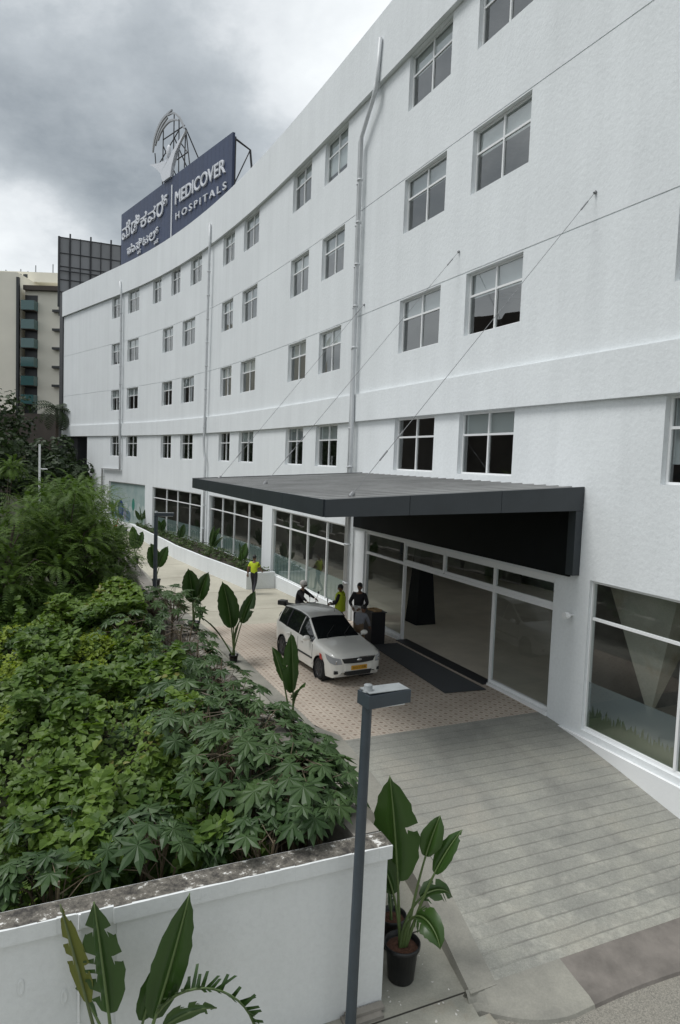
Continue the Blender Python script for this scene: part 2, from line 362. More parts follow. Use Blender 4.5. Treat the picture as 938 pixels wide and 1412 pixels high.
# weathered coping: white paint flaking to dark cement on top
def coping_mat():
    m,nt,b=newmat('weathered_coping'); L=nt.links; tc=N(nt,'ShaderNodeTexCoord')
    n=N(nt,'ShaderNodeTexNoise'); n.inputs['Scale'].default_value=6.; n.inputs['Detail'].default_value=14; n.inputs['Roughness'].default_value=.78; L.new(tc.outputs['Object'],n.inputs['Vector'])
    r=N(nt,'ShaderNodeValToRGB'); r.color_ramp.elements[0].position=.40; r.color_ramp.elements[0].color=(.035,.032,.029,1); r.color_ramp.elements[1].position=.60; r.color_ramp.elements[1].color=(.68,.67,.64,1)
    e=r.color_ramp.elements.new(.565); e.color=(.17,.155,.13,1); L.new(n.outputs['Fac'],r.inputs[0]); L.new(r.outputs[0],b.inputs['Base Color']); b.inputs['Roughness'].default_value=.9
    bp=N(nt,'ShaderNodeBump'); bp.inputs['Strength'].default_value=.6; bp.inputs['Distance'].default_value=.02; L.new(n.outputs['Fac'],bp.inputs['Height']); L.new(bp.outputs[0],b.inputs['Normal'])
    return m
M['coping']=coping_mat()
M['gardenwall']=plaster('white_garden_wall',(.74,.755,.75),.05)

# ------------------------------------------------------------------ facade path (plan curve)
CO=(-1.19824458e-04,8.30398191e-03,-6.41436609e-01,1.34320959e+01)
def pX(y):
    def c(v): return ((CO[0]*v+CO[1])*v+CO[2])*v+CO[3]
    def d(v): return (3*CO[0]*v+2*CO[1])*v+CO[2]
    if y<18: return c(18)+(y-18)*-.459
    if y>57: return c(57)+(y-57)*d(57)
    return c(y)
_T=[];_s=0.
for i in range(1401):
    y=2+i*.05
    if i: _s+=math.hypot(pX(y)-_T[-1][1],.05)
    _T.append((_s,pX(y),y))
import bisect
_K=[t[0] for t in _T]
def pos2(s):
    if s<0: a,b=_T[0],_T[1]
    elif s>_K[-1]: a,b=_T[-2],_T[-1]
    else:
        i=min(max(bisect.bisect(_K,s)-1,0),len(_T)-2); a,b=_T[i],_T[i+1]
    f=(s-a[0])/(b[0]-a[0]); return a[1]+f*(b[1]-a[1]),a[2]+f*(b[2]-a[2])
def frame2(s):
    x1,y1=pos2(s-.2);x2,y2=pos2(s+.2);l=math.hypot(x2-x1,y2-y1);t=((x2-x1)/l,(y2-y1)/l);return t,(-t[1],t[0])
def P(s,n=0.,z=0.):
    x,y=pos2(s);t,m=frame2(s);return Vector((x+m[0]*n,y+m[1]*n,z))
def yaw_t(s): t,_=frame2(s); return math.atan2(t[1],t[0])     # direction of growing s
def interp(tab,x):
    if x<=tab[0][0]: return tab[0][1]
    for (a,va),(b,vb) in zip(tab,tab[1:]):
        if x<=b: return va+(vb-va)*(x-a)/(b-a)
    return tab[-1][1]
ZG=[(9.0,-1.12),(9.4,-1.06),(11.35,-.72),(12.85,-.42),(13.9,-.24),(15.1,-.11),(16.5,-.09),(22,-.10),(25,-.25),(28,-.43),(33,-.62),(45,-.64),(90,-.64)]
def zg(s): return interp(ZG,s)
def cuts(s0,s1,step):
    k=max(1,int(math.ceil((s1-s0)/step-1e-6))); return [s0+(s1-s0)*i/k for i in range(k+1)]
def fbox(mb,s0,s1,n0,n1,z0,z1,mi=0,step=1.6,z0b=None):
    ss=cuts(s0,s1,step); rings=[]
    for s in ss: rings.append([P(s,n0,z0),P(s,n1,z0),P(s,n1,z1),P(s,n0,z1)])
    vs=[p for r in rings for p in r]; fs=[]
    for i in range(len(ss)-1):
        for k in range(4): a,b=i*4+k,i*4+(k+1)%4; fs.append((a,b,b+4,a+4))
    fs.append((3,2,1,0)); e=(len(ss)-1)*4; fs.append((e,e+1,e+2,e+3))
    mb.add(vs,fs,mi)
def sheet(mb,s0,s1,n0,n1,zf,step=.5,nstep=1.,mi=0,dz=0.):
    ss=cuts(s0,s1,step)
    n0f=n0 if callable(n0) else (lambda s:n0); n1f=n1 if callable(n1) else (lambda s:n1)
    nn=max(1,int(math.ceil((n1f(s0)-n0f(s0))/nstep))); vs=[];uv=[];fs=[]
    for s in ss:
        for j in range(nn+1):
            n=n0f(s)+(n1f(s)-n0f(s))*j/nn; vs.append(P(s,n,zf(s)+dz)); uv.append((s,n))
    for i in range(len(ss)-1):
        for j in range(nn): a=i*(nn+1)+j; fs.append((a,a+1,a+nn+2,a+nn+1))
    mb.add(vs,fs,mi,uv)

# ------------------------------------------------------------------ HOSPITAL BUILDING
hosp=empty('hospital_building',P(40,-3,-1.2))
tag(hosp,'long curved white hospital building with rows of square windows and a black entrance canopy','building')
def part(mb,name,mats,parent=hosp,smooth=False):
    o=mb.build(name,mats,parent,smooth); o.matrix_parent_inverse=Matrix.Translation(-Vector((hosp.location))) if parent is hosp else Matrix(); return o

WINROW=[5.405+3.8*k for k in range(4)]; WH=1.694
pairs=[(20.45,22.9),(16.75,19.15),(31.2,33.35),(27.55,29.75),(41.75,43.65),(37.95,40.25),(52.55,54.55),(48.4,50.75),(62.85,64.65),(59.25,61.45)]
wins=[]
for i,(a,b) in enumerate(pairs):
    for k in range(4):
        if k==3 and i in (6,7): continue
        wins.append((a,b,WINROW[k],k))
for a,b in ((54.95,56.6),(51.35,53.05),(47.4,49.45)): wins.append((a,b,WINROW[3],3))
for k in range(4): wins.append((9.85,12.3,WINROW[k],k))
glz=[(57.5,64.85),(46.6,56.0),(36.2,45.1),(26.4,34.85),(15.0,24.82),(6.9,13.92)]
GT={57.5:3.3,46.6:3.25,36.2:3.28,26.4:3.22,15.0:3.18,6.9:3.28}
ops=[(a,b,z,z+WH) for a,b,z,k in wins]+[(a,b,0.,GT[a]) for a,b in glz if a!=15.0]+[(15.0,24.82,-.10,3.18)]
SN,SE,SEG=.5,76.2,69.9
GROOVES=[WINROW[1]+WH+.03,WINROW[2]+WH+.03]
def wallmesh():
    mb=MB()
    sb={SN,SE,SEG}
    for a,b,_,_ in ops: sb|={a,b}
    sb=sorted(sb); full=[sb[0]]
    for a,b in zip(sb,sb[1:]): full+=cuts(a,b,1.2)[1:]
    zb={-2.2,7.1,20.6}
    for _,_,c,d in ops: zb|={round(c,4),round(d,4)}
    for g in GROOVES: zb|={g,g+.03}
    zb=sorted(zb)
    for s0,s1 in zip(full,full[1:]):
        sm=(s0+s1)/2
        A0,A1=P(s0),P(s1)
        for z0,z1 in zip(zb,zb[1:]):
            if z1-z0<1e-3: continue
            zm=(z0+z1)/2
            if sm>SEG and zm<7.1: continue
            if any(a<sm<b and c<zm<d for a,b,c,d in ops): continue
            g=any(abs(zm-(q+.015))<.012 for q in GROOVES)
            n=-.025 if g else 0
            p0,p1=P(s0,n),P(s1,n)
            mb.quad((p1.x,p1.y,z0),(p0.x,p0.y,z0),(p0.x,p0.y,z1),(p1.x,p1.y,z1))
            if g:
                mb.quad((p1.x,p1.y,z1),(p0.x,p0.y,z1),(A0.x,A0.y,z1),(A1.x,A1.y,z1)); mb.quad((A1.x,A1.y,z0),(A0.x,A0.y,z0),(p0.x,p0.y,z0),(p1.x,p1.y,z0))
    D=-.22
    for a,b,c,d in ops:
        ss=cuts(a,b,1.2)
        for s0,s1 in zip(ss,ss[1:]):
            mb.quad(P(s0,0,c),P(s1,0,c),P(s1,D,c),P(s0,D,c)); mb.quad(P(s0,D,d),P(s1,D,d),P(s1,0,d),P(s0,0,d))
        mb.quad(P(a,D,c),P(a,0,c),P(a,0,d),P(a,D,d)); mb.quad(P(b,0,c),P(b,D,c),P(b,D,d),P(b,0,d))
    # end walls and soffit of the overhang
    mb.quad(P(SE,0,7.1),P(SE,-13,7.1),P(SE,-13,20.6),P(SE,0,20.6)); mb.quad(P(SEG,0,-2.2),P(SEG,-13,-2.2),P(SEG,-13,7.1),P(SEG,0,7.1))
    mb.quad(P(SN,0,-2.2),P(SN,-13,-2.2),P(SN,-13,20.6),P(SN,0,20.6))
    ss=cuts(SEG,SE,2)
    for s0,s1 in zip(ss,ss[1:]): mb.quad(P(s0,0,7.1),P(s1,0,7.1),P(s1,-13,7.1),P(s0,-13,7.1))
    return mb
part(wallmesh(),'wall',M['plaster'])
mb=MB(); ss=cuts(SN,SE,3)
for a,b in zip(ss,ss[1:]):
    zb_=7.1 if b>SEG+.1 else (4.3 if 9<(a+b)/2<28 else -2.2)  # unseen opening behind the lobby, added to let daylight onto its floor
    mb.quad(P(a,-13,zb_),P(b,-13,zb_),P(b,-13,20.6),P(a,-13,20.6))
part(mb,'rear_wall',M['plaster'])
mb=MB()
for z,c in ((20.3,13),):
    for a,b in zip(ss,ss[1:]): mb.quad(P(a,-.05,z),P(b,-.05,z),P(b,-c,z),P(a,-c,z))
part(mb,'roof',M['concrete_wall'])
mb=MB(); fbox(mb,SN,SE+.12,.002,.11,7.115,8.1); part(mb,'belt_course',M['plaster'])
mb=MB(); fbox(mb,SN,SE+.05,.002,.16,18.53,20.8); fbox(mb,SN,SE,-.35,-.002,20.1,20.79); part(mb,'parapet',M['plaster'])
mb=MB(); fbox(mb,SN,14.86,.002,.07,-1.6,-.14); part(mb,'plinth',M['trim'])
mb=MB(); fbox(mb,SE+.002,77.1,-1.2,.1,-2.,20.7); part(mb,'end_fin',M['darksteel'])
mb=MB(); fbox(mb,73.4,76.1,-3.5,-.4,-2.,7.09); part(mb,'corner_column',M['darksteel'])
# interior floors / partitions
mb=MB()
for z in (4.5,8.35,12.15,15.95):
    for a,b in zip(ss,ss[1:]):
        if b>SEG+.1 and z<7: continue
        fbox(mb,a,b,-7,-.24,z-.25,z,step=4)
part(mb,'floor_slab',M['slab'])
mb=MB(); s3=cuts(SN,SEG,3)
for a,b in zip(s3,s3[1:]): fbox(mb,a,b,-11.5,-.24,-.25,-.06,step=4)
part(mb,'lobby_floor',M['intfloor'])
mb=MB()
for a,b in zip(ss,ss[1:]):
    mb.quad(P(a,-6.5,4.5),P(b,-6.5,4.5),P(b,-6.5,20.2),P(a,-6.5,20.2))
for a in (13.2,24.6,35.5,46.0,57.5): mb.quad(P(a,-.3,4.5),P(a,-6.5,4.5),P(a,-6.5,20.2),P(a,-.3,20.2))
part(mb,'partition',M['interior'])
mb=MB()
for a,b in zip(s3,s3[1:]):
    if (a+b)/2<=9: mb.quad(P(a,-11,-.06),P(b,-11,-.06),P(b,-11,4.2),P(a,-11,4.2))  # back wall left out behind the entrance for the added rear daylight
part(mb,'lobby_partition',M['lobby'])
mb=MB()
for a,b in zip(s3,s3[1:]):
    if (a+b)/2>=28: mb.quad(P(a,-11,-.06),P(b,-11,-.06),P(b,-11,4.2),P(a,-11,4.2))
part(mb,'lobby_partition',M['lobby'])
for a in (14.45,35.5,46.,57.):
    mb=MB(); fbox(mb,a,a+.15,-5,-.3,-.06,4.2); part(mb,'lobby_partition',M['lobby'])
def taper(a,b,n0,n1,z0,z1,top,bot):
    mb=MB(); sc_=(a+b)/2; nc=(n0+n1)/2; hs=(b-a)/2; hn=(n1-n0)/2
    mb.hexa([P(sc_-hs*bot,nc-hn*bot,z0),P(sc_-hs*bot,nc+hn*bot,z0),P(sc_+hs*bot,nc+hn*bot,z0),P(sc_+hs*bot,nc-hn*bot,z0),
             P(sc_-hs*top,nc-hn*top,z1),P(sc_-hs*top,nc+hn*top,z1),P(sc_+hs*top,nc+hn*top,z1),P(sc_+hs*top,nc-hn*top,z1)]); return mb
part(taper(23.55,24.35,-2.35,-1.55,-.06,4.2,.3,1.0),'pillar',M['black'])
part(taper(11.9,14.3,-1.75,-.45,.45,4.2,1.0,.02),'pillar',M['slab'])
# windows
wr=random.Random(11)
for a,b,z,k in wins:
    t=z+WH; f=MB(); w=.055; n0,n1=-.19,-.13
    if a<10 and k==0: t=z+WH
    tr=t-.36*WH; mid=(a+b)/2
    fbox(f,a+.003,b-.003,n0,n1,z+.003,z+w); fbox(f,a+.003,b-.003,n0,n1,t-w,t-.003)
    fbox(f,a+.003,a+w,n0,n1,z+w,t-w); fbox(f,b-w,b-.003,n0,n1,z+w,t-w)
    fbox(f,a+w,b-w,n0+.004,n1-.004,tr-w/2,tr+w/2); fbox(f,mid-w/2,mid+w/2,n0+.008,n1+.004,z+w,t-w)
    fr=part(f,'window',M['frame'])
    g=MB()
    for s0,s1 in ((a+w,mid-w/2),(mid+w/2,b-w)):
        for z0,z1 in ((z+w,tr-w/2),(tr+w/2,t-w)):
            d=[wr.uniform(-.004,.004) for _ in range(4)]
            g.quad(P(s1,-.165+d[1],z0),P(s0,-.165+d[0],z0),P(s0,-.165+d[3],z1),P(s1,-.165+d[2],z1))
    o=g.build('pane',M['glass'],fr)
    r=wr.random()
    drop=wr.choice((.55,.58,.6,.62,.66)) if r<(.9 if k else .45) else 0
    if wr.random()<.06: drop=1.3
    if drop:
        q=MB(); fbox(q,a+.04,b-.04,-.252,-.245,t-drop,t-.02); q.build('blind',M['blind'] if wr.random()<.5 else M['blind2'],fr)
# ground floor glazing
def glazing(a,b,top,mulls,name='shopfront_window',film=None):
    f=MB(); w=.06; n0,n1=-.16,-.08; tr=2.45
    fbox(f,a+.003,b-.003,n0,n1,.003,w); fbox(f,a+.003,b-.003,n0,n1,top-w,top-.003)
    for i,m in enumerate(mulls):
        l=a+.003 if i==0 else m-w/2; r=b-.003 if i==len(mulls)-1 else m+w/2
        fbox(f,l,r,n0-.004,n1+.01,w,top-w)
    fbox(f,a+.06,b-.06,n0+.006,n1-.006,tr-w/2,tr+w/2)
    fr=part(f,name,M['frame']); g=MB()
    for m0,m1 in zip(mulls,mulls[1:]):
        for z0,z1 in ((w,tr-w/2),(tr+w/2,top-w)):
            d=[wr.uniform(-.004,.004) for _ in range(4)]
            g.quad(P(m1-w/2,-.12+d[1],z0),P(m0+w/2,-.12+d[0],z0),P(m0+w/2,-.12+d[3],z1),P(m1-w/2,-.12+d[2],z1))
    g.build('pane',M['shopglass'],fr)
    if film:
        q=MB()
        for m0,m1 in zip(mulls,mulls[1:]):
            q.quad(P(m0+w/2,-.135,w),P(m1-w/2,-.135,w),P(m1-w/2,-.135,1.05),P(m0+w/2,-.135,1.05),0,[(m0,0),(m1,0),(m1,1),(m0,1)])
        q.build('frosted_film',M[film],fr)
    return fr
def even(a,b,k): return [a+(b-a)*i/k for i in range(k+1)]
glazing(46.6,56.0,3.25,[46.6,48.9,51.25,53.4,56.0],film='strip')
glazing(36.2,45.1,3.28,[36.2,38.5,40.9,42.9,45.1],film='strip')
glazing(26.4,34.85,3.22,[26.4,28.4,30.5,32.6,34.85],film='strip')
glazing(6.9,13.92,3.28,[6.9,9.25,11.6,13.92],film='grassfilm')
# printed film window
f=MB(); fbox(f,57.503,64.847,-.16,-.1,.003,.06); fbox(f,57.503,64.847,-.16,-.1,3.24,3.297); fbox(f,57.503,57.56,-.16,-.1,.06,3.24); fbox(f,64.79,64.847,-.16,-.1,.06,3.24)
fr=part(f,'shopfront_window',M['frame']); q=MB()
for s0,s1 in zip(even(57.56,64.79,5),even(57.56,64.79,5)[1:]): q.quad(P(s0,-.13,.06),P(s1,-.13,.06),P(s1,-.13,3.24),P(s0,-.13,3.24),0,[(s0-57.56,0),(s1-57.56,0),(s1-57.56,3.2),(s0-57.56,3.2)])
q.build('printed_film',M['film'],fr)
# entrance
f=MB(); w=.07; n0,n1=-.17,-.07; top=3.18
for m,z0 in ((24.78,.0),(22.02,-.1),(17.3,-.1),(15.04,.0)): fbox(f,m-w/2,m+w/2,n0,n1,z0,top)
fbox(f,19.65,19.73,n0,n1,2.5,top)
fbox(f,15.08,24.74,n0+.006,n1-.006,2.38,2.47); fbox(f,15.08,24.74,n0+.006,n1-.006,top-.09,top-.004)
fbox(f,15.08,17.26,n0+.01,n1-.01,.0,.08); fbox(f,22.06,24.74,n0+.01,n1-.01,.0,.08)
for x0,x1 in ((17.34,19.65),(19.73,21.98),(15.08,17.26)):   # heavier inner frames of the transom lights
    fbox(f,x0,x1,n0+.015,n1-.02,2.47,2.56); fbox(f,x0,x1,n0+.015,n1-.02,top-.17,top-.09)
fr=part(f,'entrance_frame',M['frame']); g=MB()
for s0,s1,z0,z1 in ((15.08,17.26,.08,2.38),(22.06,24.74,.08,2.38),(15.08,17.26,2.47,3.1),(17.34,19.65,2.47,3.1),(19.73,21.98,2.47,3.1),(22.06,24.74,2.47,3.1)):
    g.quad(P(s1,-.118,z0),P(s0,-.12,z0),P(s0,-.12,z1),P(s1,-.121,z1))
g.build('pane',M['shopglass'],fr)
mb=MB(); fbox(mb,15.0,17.26,-.2,.03,-.13,-.002); part(mb,'sill',M['trim'])
mb=MB(); fbox(mb,22.06,24.82,-.2,.03,-.13,-.002); part(mb,'sill',M['trim'])
mb=MB(); fbox(mb,17.3,22.0,-.3,.12,-.14,-.055); part(mb,'threshold',M['darksteel'])
# canopy
can=empty('canopy'); can.parent=hosp; can.matrix_parent_inverse=Matrix.Translation(-Vector(hosp.location))
CA,CB,CN=14.25,25.2,6.1
def czt(n): return 5.25-.35*n/CN
def czb(n): return 4.75-.15*n/CN
core=MB(); core.hexa([P(CA+.06,.01,4.76),P(CA+.06,CN-.06,4.62),P(CB-.06,CN-.06,4.62),P(CB-.06,.01,4.76),P(CA+.06,.01,5.23),P(CA+.06,CN-.06,4.88),P(CB-.06,CN-.06,4.88),P(CB-.06,.01,5.23)])
core.build('canopy_core',M['black'],can)
dk=MB(); dk.hexa([P(CA+.03,.01,5.232),P(CA+.03,CN-.03,4.882),P(CB-.03,CN-.03,4.882),P(CB-.03,.01,5.232),P(CA+.03,.01,5.245),P(CA+.03,CN-.03,4.895),P(CB-.03,CN-.03,4.895),P(CB-.03,.01,5.245)])
s=CA+.35
while s<CB-.1:
    dk.hexa([P(s,.02,5.245),P(s,CN-.05,4.895),P(s+.035,CN-.05,4.895),P(s+.035,.02,5.245),P(s+.01,.02,5.268),P(s+.01,CN-.05,4.918),P(s+.025,CN-.05,4.918),P(s+.025,.02,5.268)]); s+=.42
dk.build('deck',M['deck'],can)
for a,b in ((.012,2.2),(2.21,4.35),(4.36,CN)):
    m_=MB(); m_.hexa([P(CA-.02,a,czb(a)),P(CA-.02,b,czb(b)),P(CA+.04,b,czb(b)),P(CA+.04,a,czb(a)),P(CA-.02,a,czt(a)+.02),P(CA-.02,b,czt(b)+.02),P(CA+.04,b,czt(b)+.02),P(CA+.04,a,czt(a)+.02)])
    m_.build('fascia_panel',M['charcoal'],can)
fs_=even(CA+.05,CB,5)
for a,b in zip(fs_,fs_[1:]):
    m_=MB(); fbox(m_,a,b-.01,CN-.03,CN+.03,czb(CN),czt(CN)+.02,step=20); m_.build('fascia_panel',M['charcoal'],can)
m_=MB(); m_.hexa([P(CB-.03,.012,4.75),P(CB-.03,CN-.04,4.6),P(CB+.03,CN-.04,4.6),P(CB+.03,.012,4.75),P(CB-.03,.012,5.27),P(CB-.03,CN-.04,4.92),P(CB+.03,CN-.04,4.92),P(CB+.03,.012,5.27)]); m_.build('fascia_panel',M['charcoal'],can)
mb=MB(); fbox(mb,14.5,25.65,.004,.07,3.26,5.0); part(mb,'header_panel',M['black'])
mb=MB(); fbox(mb,14.24,14.46,.004,.20,3.33,4.74); part(mb,'canopy_bracket',M['charcoal'])
# stay cables with turnbuckles
for (sw,zw,sc2,nc2) in ((14.45,11.55,15.0,5.25),(19.55,11.62,20.2,5.3),(25.55,11.3,24.6,5.4)):
    a=P(sw,.01,zw); b=P(sc2,nc2,czt(nc2)-.01); m_=MB(); m_.tube([a,b],.0065,6)
    for q,l in ((.035,.03),(.80,.02),(.86,.03)):
        m_.tube([a.lerp(b,q),a.lerp(b,q+l)],.017,6)
    m_.tube([a,a.lerp(b,.006)],.035,8); m_.tube([b.lerp(a,.012),b],.05,8)
    part(m_,'stay_cable',M['cable'])
# rain pipes
def pipe(pts,r=.06,dn=.0):
    m_=MB(); m_.tube([P(s,n+dn,z) for s,n,z in pts],r,10)
    for (s0,n0_,z0),(s1,n1_,z1) in zip(pts,pts[1:]):
        if abs(z1-z0)>1.5:
            k=int(abs(z1-z0)/1.6)
            for i in range(1,k+1):
                f_=i/(k+1); p=[P(s0+(s1-s0)*f_,n0_+(n1_-n0_)*f_+dn,z0+(z1-z0)*f_+dz) for dz in (-.03,.03)]; m_.tube(p,r*1.35,10)
    part(m_,'drain_pipe',M['pipe'],smooth=True)
pipe([(25.72,.2,-.3),(25.8,.2,6.9),(25.85,.2,8.3),(25.93,.2,17.2),(24.78,.24,18.35),(24.62,.24,19.9)],.075)
pipe([(26.0,.18,-.3),(26.02,.18,8.3),(26.12,.18,17.1),(25.05,.23,18.2),(24.84,.24,18.6)],.05)
pipe([(45.55,.17,-.3),(45.5,.17,5.5),(45.75,.17,5.95),(45.75,.2,6.5),(45.65,.2,8.4),(45.4,.24,18.3),(45.4,.26,19.7)],.075)
pipe([(66.0,.14,-.3),(66.0,.14,4.35),(62.3,.14,4.35),(62.3,.19,7.0),(62.35,.19,18.4),(62.5,.26,19.5)],.09)
# spotlight on the wall
sp=empty('wall_floodlight',P(14.35,.0,2.43)); tag(sp,'small white floodlight on the white pier right of the entrance glazing','floodlight')
m_=MB(); yw=yaw_t(14.35)
m_.tube([(0,0,0),(0,0,.001)],.01); m_=MB()
nv=Vector((*frame2(14.35)[1],0)); m_.tube([nv*.003,nv*.12],.02,8); m_.build('bracket',M['frame'],sp)
m_=MB(); m_.tube([nv*.10,nv*.16,nv*.26],[.04,.075,.075],12); m_.build('lamp_head',M['frame'],sp)

# ------------------------------------------------------------------ ROOF SIGN
A2=Vector((-20.173,62.185,0)); U2=Vector((.60642,-.79515,0)); NV=Vector((-.79515,-.60642,0)) # board plane: u along U2, outward NV (towards the drive)
def B(u,z,d=0.): return A2+U2*u+NV*d+Vector((0,0,z))
sign=empty('rooftop_sign',B(10.3,20.3)); tag(sign,'navy hospital name board with raised pale lettering along the roof edge','sign')
inv=Matrix.Translation(-Vector(sign.location))
def spart(mb,name,mm,parent=sign,smooth=False):
    o=mb.build(name,mm,parent,smooth); o.matrix_parent_inverse=inv; return o
mb=MB()
def bbox(mb,u0,u1,z0,z1,d0,d1,mi=0): mb.hexa([B(u0,z0,d0),B(u0,z0,d1),B(u1,z0,d1),B(u1,z0,d0),B(u0,z1,d0),B(u0,z1,d1),B(u1,z1,d1),B(u1,z1,d0)],mi)
ue=even(.2,20.5,34)
for a,b in zip(ue,ue[1:]): bbox(mb,a,b-.012,20.95,26.5,-.05,.05)
bbox(mb,.2,20.5,20.95,26.5,-.12,-.051)
spart(mb,'panel',M['navy'])
mb=MB(); bbox(mb,10.98,11.16,22.0,25.9,.051,.10); spart(mb,'divider',M['letter'])
dg=bpy.context.evaluated_depsgraph_get()
def text(body,u0,u1,z0,h,depth=.12,bold=.0,name='lettering',fillw=True,space=1.0):
    c=bpy.data.curves.new('txt','FONT'); c.body=body; c.size=1; c.extrude=.05; c.offset=0; c.bevel_depth=bold; c.bevel_resolution=0; c.space_character=space; c.resolution_u=4
    o=bpy.data.objects.new('txt',c); COL.objects.link(o)
    d=bpy.context.evaluated_depsgraph_get(); me=bpy.data.meshes.new_from_object(o.evaluated_get(d)); bpy.data.objects.remove(o)
    xs=[v.co.x for v in me.vertices]; ys=[v.co.y for v in me.vertices]; x0,x1,y0,y1=min(xs),max(xs),min(ys),max(ys)
    return me,(x0,x1,y0,y1)
def put(body,u0,u1,z0,z1,bold,parent=sign,name='lettering',space=1.,mm=None):
    me,(x0,x1,y0,y1)=text(body,0,0,0,0,bold=bold,space=space)
    out=MB()
    vs=[B(u0+(v.co.x-x0)/(x1-x0)*(u1-u0), z0+(v.co.y-y0)/(y1-y0)*(z1-z0), .06+(v.co.z+.06)*.8) for v in me.vertices]
    out.add(vs,[tuple(p.vertices) for p in me.polygons]); bpy.data.meshes.remove(me)
    return out
m_=put('MEDICOVER',11.8,19.7,24.2,25.16,.024); spart(m_,'lettering',M['letter'])
m_=put('HOSPITALS',11.95,19.9,23.1,23.6,.012,space=1.5); spart(m_,'lettering',M['letter'])
for ch,u0,u1,z0,z1 in (('ಮೆ',.6,2.55,24.15,25.55),('ಡಿ',2.8,4.7,24.15,25.55),('ಕ',4.95,6.25,24.15,25.3),('ವ',6.5,8.05,24.15,25.25),('ರ್',8.3,10.35,24.1,25.65)):
    m_=put(ch,u0,u1,z0,z1,.014); spart(m_,'lettering',M['letter'])
for ch,u0,u1,z0,z1 in (('ಹಾ',1.9,3.75,22.62,23.42),('ಸಿ',3.95,5.3,22.62,23.45),('ಪ',4.35,5.0,22.2,22.55),('ಟ',5.5,6.65,22.62,23.3),('ಲ್',6.85,8.7,22.62,23.45),('ಸ',7.9,8.65,22.2,22.55)):
    m_=put(ch,u0,u1,z0,z1,.014); spart(m_,'lettering',M['letter'])
# back frame
mb=MB()
for u in (.6,5.5,10.5,15.5,20.4):
    mb.tube([B(u,26.2,-.13),B(u,25.8,-1.3),B(u,20.4,-2.0)],.07,6); mb.tube([B(u,23.2,-.13),B(u,22.9,-1.7)],.05,6); mb.tube([B(u,25.8,-1.3),B(u,23.2,-.13)],.04,6); mb.tube([B(u,20.35,-.2),B(u,26.3,-.2)],.07,6)
spart(mb,'support_frame',M['darksteel'])
# emblem above the board
emb=empty('rooftop_emblem',B(10.3,26.5)); tag(emb,'openwork metal emblem of a raised-arm figure under arcs above the navy board','emblem')
inv=Matrix.Translation(-Vector(emb.location))
def ribbon(pts,widths,d=.1,th=.12,mi=0):
    mb=MB(); n=len(pts)
    for i in range(n-1):
        (u0,z0),(u1,z1)=pts[i],pts[i+1]; w0,w1=widths[i],widths[i+1]
        l=math.hypot(u1-u0,z1-z0) or 1; nu,nz=-(z1-z0)/l,(u1-u0)/l
        mb.hexa([B(u0-nu*w0,z0-nz*w0,d),B(u0-nu*w0,z0-nz*w0,d+th),B(u1-nu*w1,z1-nz*w1,d+th),B(u1-nu*w1,z1-nz*w1,d),B(u0+nu*w0,z0+nz*w0,d),B(u0+nu*w0,z0+nz*w0,d+th),B(u1+nu*w1,z1+nz*w1,d+th),B(u1+nu*w1,z1+nz*w1,d)])
    return mb
def smooth_pts(pts,k=6):
    out=[]
    for i in range(len(pts)-1):
        p0=pts[max(i-1,0)];p1=pts[i];p2=pts[i+1];p3=pts[min(i+2,len(pts)-1)]
        for j in range(k):
            t=j/k; out.append(tuple(.5*((2*p1[a])+(-p0[a]+p2[a])*t+(2*p0[a]-5*p1[a]+4*p2[a]-p3[a])*t*t+(-p0[a]+3*p1[a]-3*p2[a]+p3[a])*t**3) for a in range(2)))
    out.append(tuple(pts[-1])); return out
def arc(pts,w0,w1,name='arc',mm='steel'):
    p=smooth_pts(pts); n=len(p); ws=[w0+(w1-w0)*math.sin(math.pi*i/(n-1)) for i in range(n)]
    o=spart(ribbon(p,ws),name,M[mm],emb)
arc([(7.42,29.4),(7.68,30.23),(8.38,30.88),(9.35,31.25),(11.0,31.32)],.05,.13)
arc([(7.9,29.75),(8.35,30.35),(9.2,30.85),(10.2,31.05)],.04,.09)
arc([(8.42,29.98),(9.11,30.46),(10.21,30.67),(11.29,30.5),(12.3,30.1)],.04,.08)
arc([(10.2,31.2),(11.27,31.0),(12.2,30.42),(12.87,29.73),(13.27,29.18)],.03,.07)
# figure: tapered body with one swept arm and a short arm
body=[(9.6,26.5),(11.0,26.5),(11.25,27.2),(11.75,27.9),(12.5,28.4),(13.6,28.95),(12.3,28.6),(11.3,28.2),(10.75,27.9),(10.35,27.75),(9.9,27.95),(9.3,28.1),(8.6,28.2),(6.9,28.62),(8.2,27.95),(9.1,27.3)]
bm=bmesh.new()
fr_=[bm.verts.new(B(u,z,.22)) for u,z in body]; bk=[bm.verts.new(B(u,z,.05)) for u,z in body]
bm.faces.new(fr_); bm.faces.new(list(reversed(bk)))
for i in range(len(body)): j=(i+1)%len(body); bm.faces.new((fr_[j],fr_[i],bk[i],bk[j]))
bmesh.ops.triangulate(bm,faces=[f for f in bm.faces if len(f.verts)>4]); bmesh.ops.recalc_face_normals(bm,faces=bm.faces[:])
me=bpy.data.meshes.new('figure'); bm.to_mesh(me); bm.free(); me.materials.append(M['letter'])
o=bpy.data.objects.new('figure',me); COL.objects.link(o); o.parent=emb; o.matrix_parent_inverse=inv
mb=MB(); pts=[(10.15,28.2),(10.75,28.6),(10.7,28.95),(10.2,29.25),(9.95,28.8)]
c=B(10.35,28.55,.1)
mb.ellip((0,0,0),(.30,.14,.50),14,10,M=Matrix.Translation(c)@Matrix(((U2.x,NV.x,0,0),(U2.y,NV.y,0,0),(0,0,1,0),(0,0,0,1)))); spart(mb,'figure_head',M['letter'],emb,True)
mb=MB()
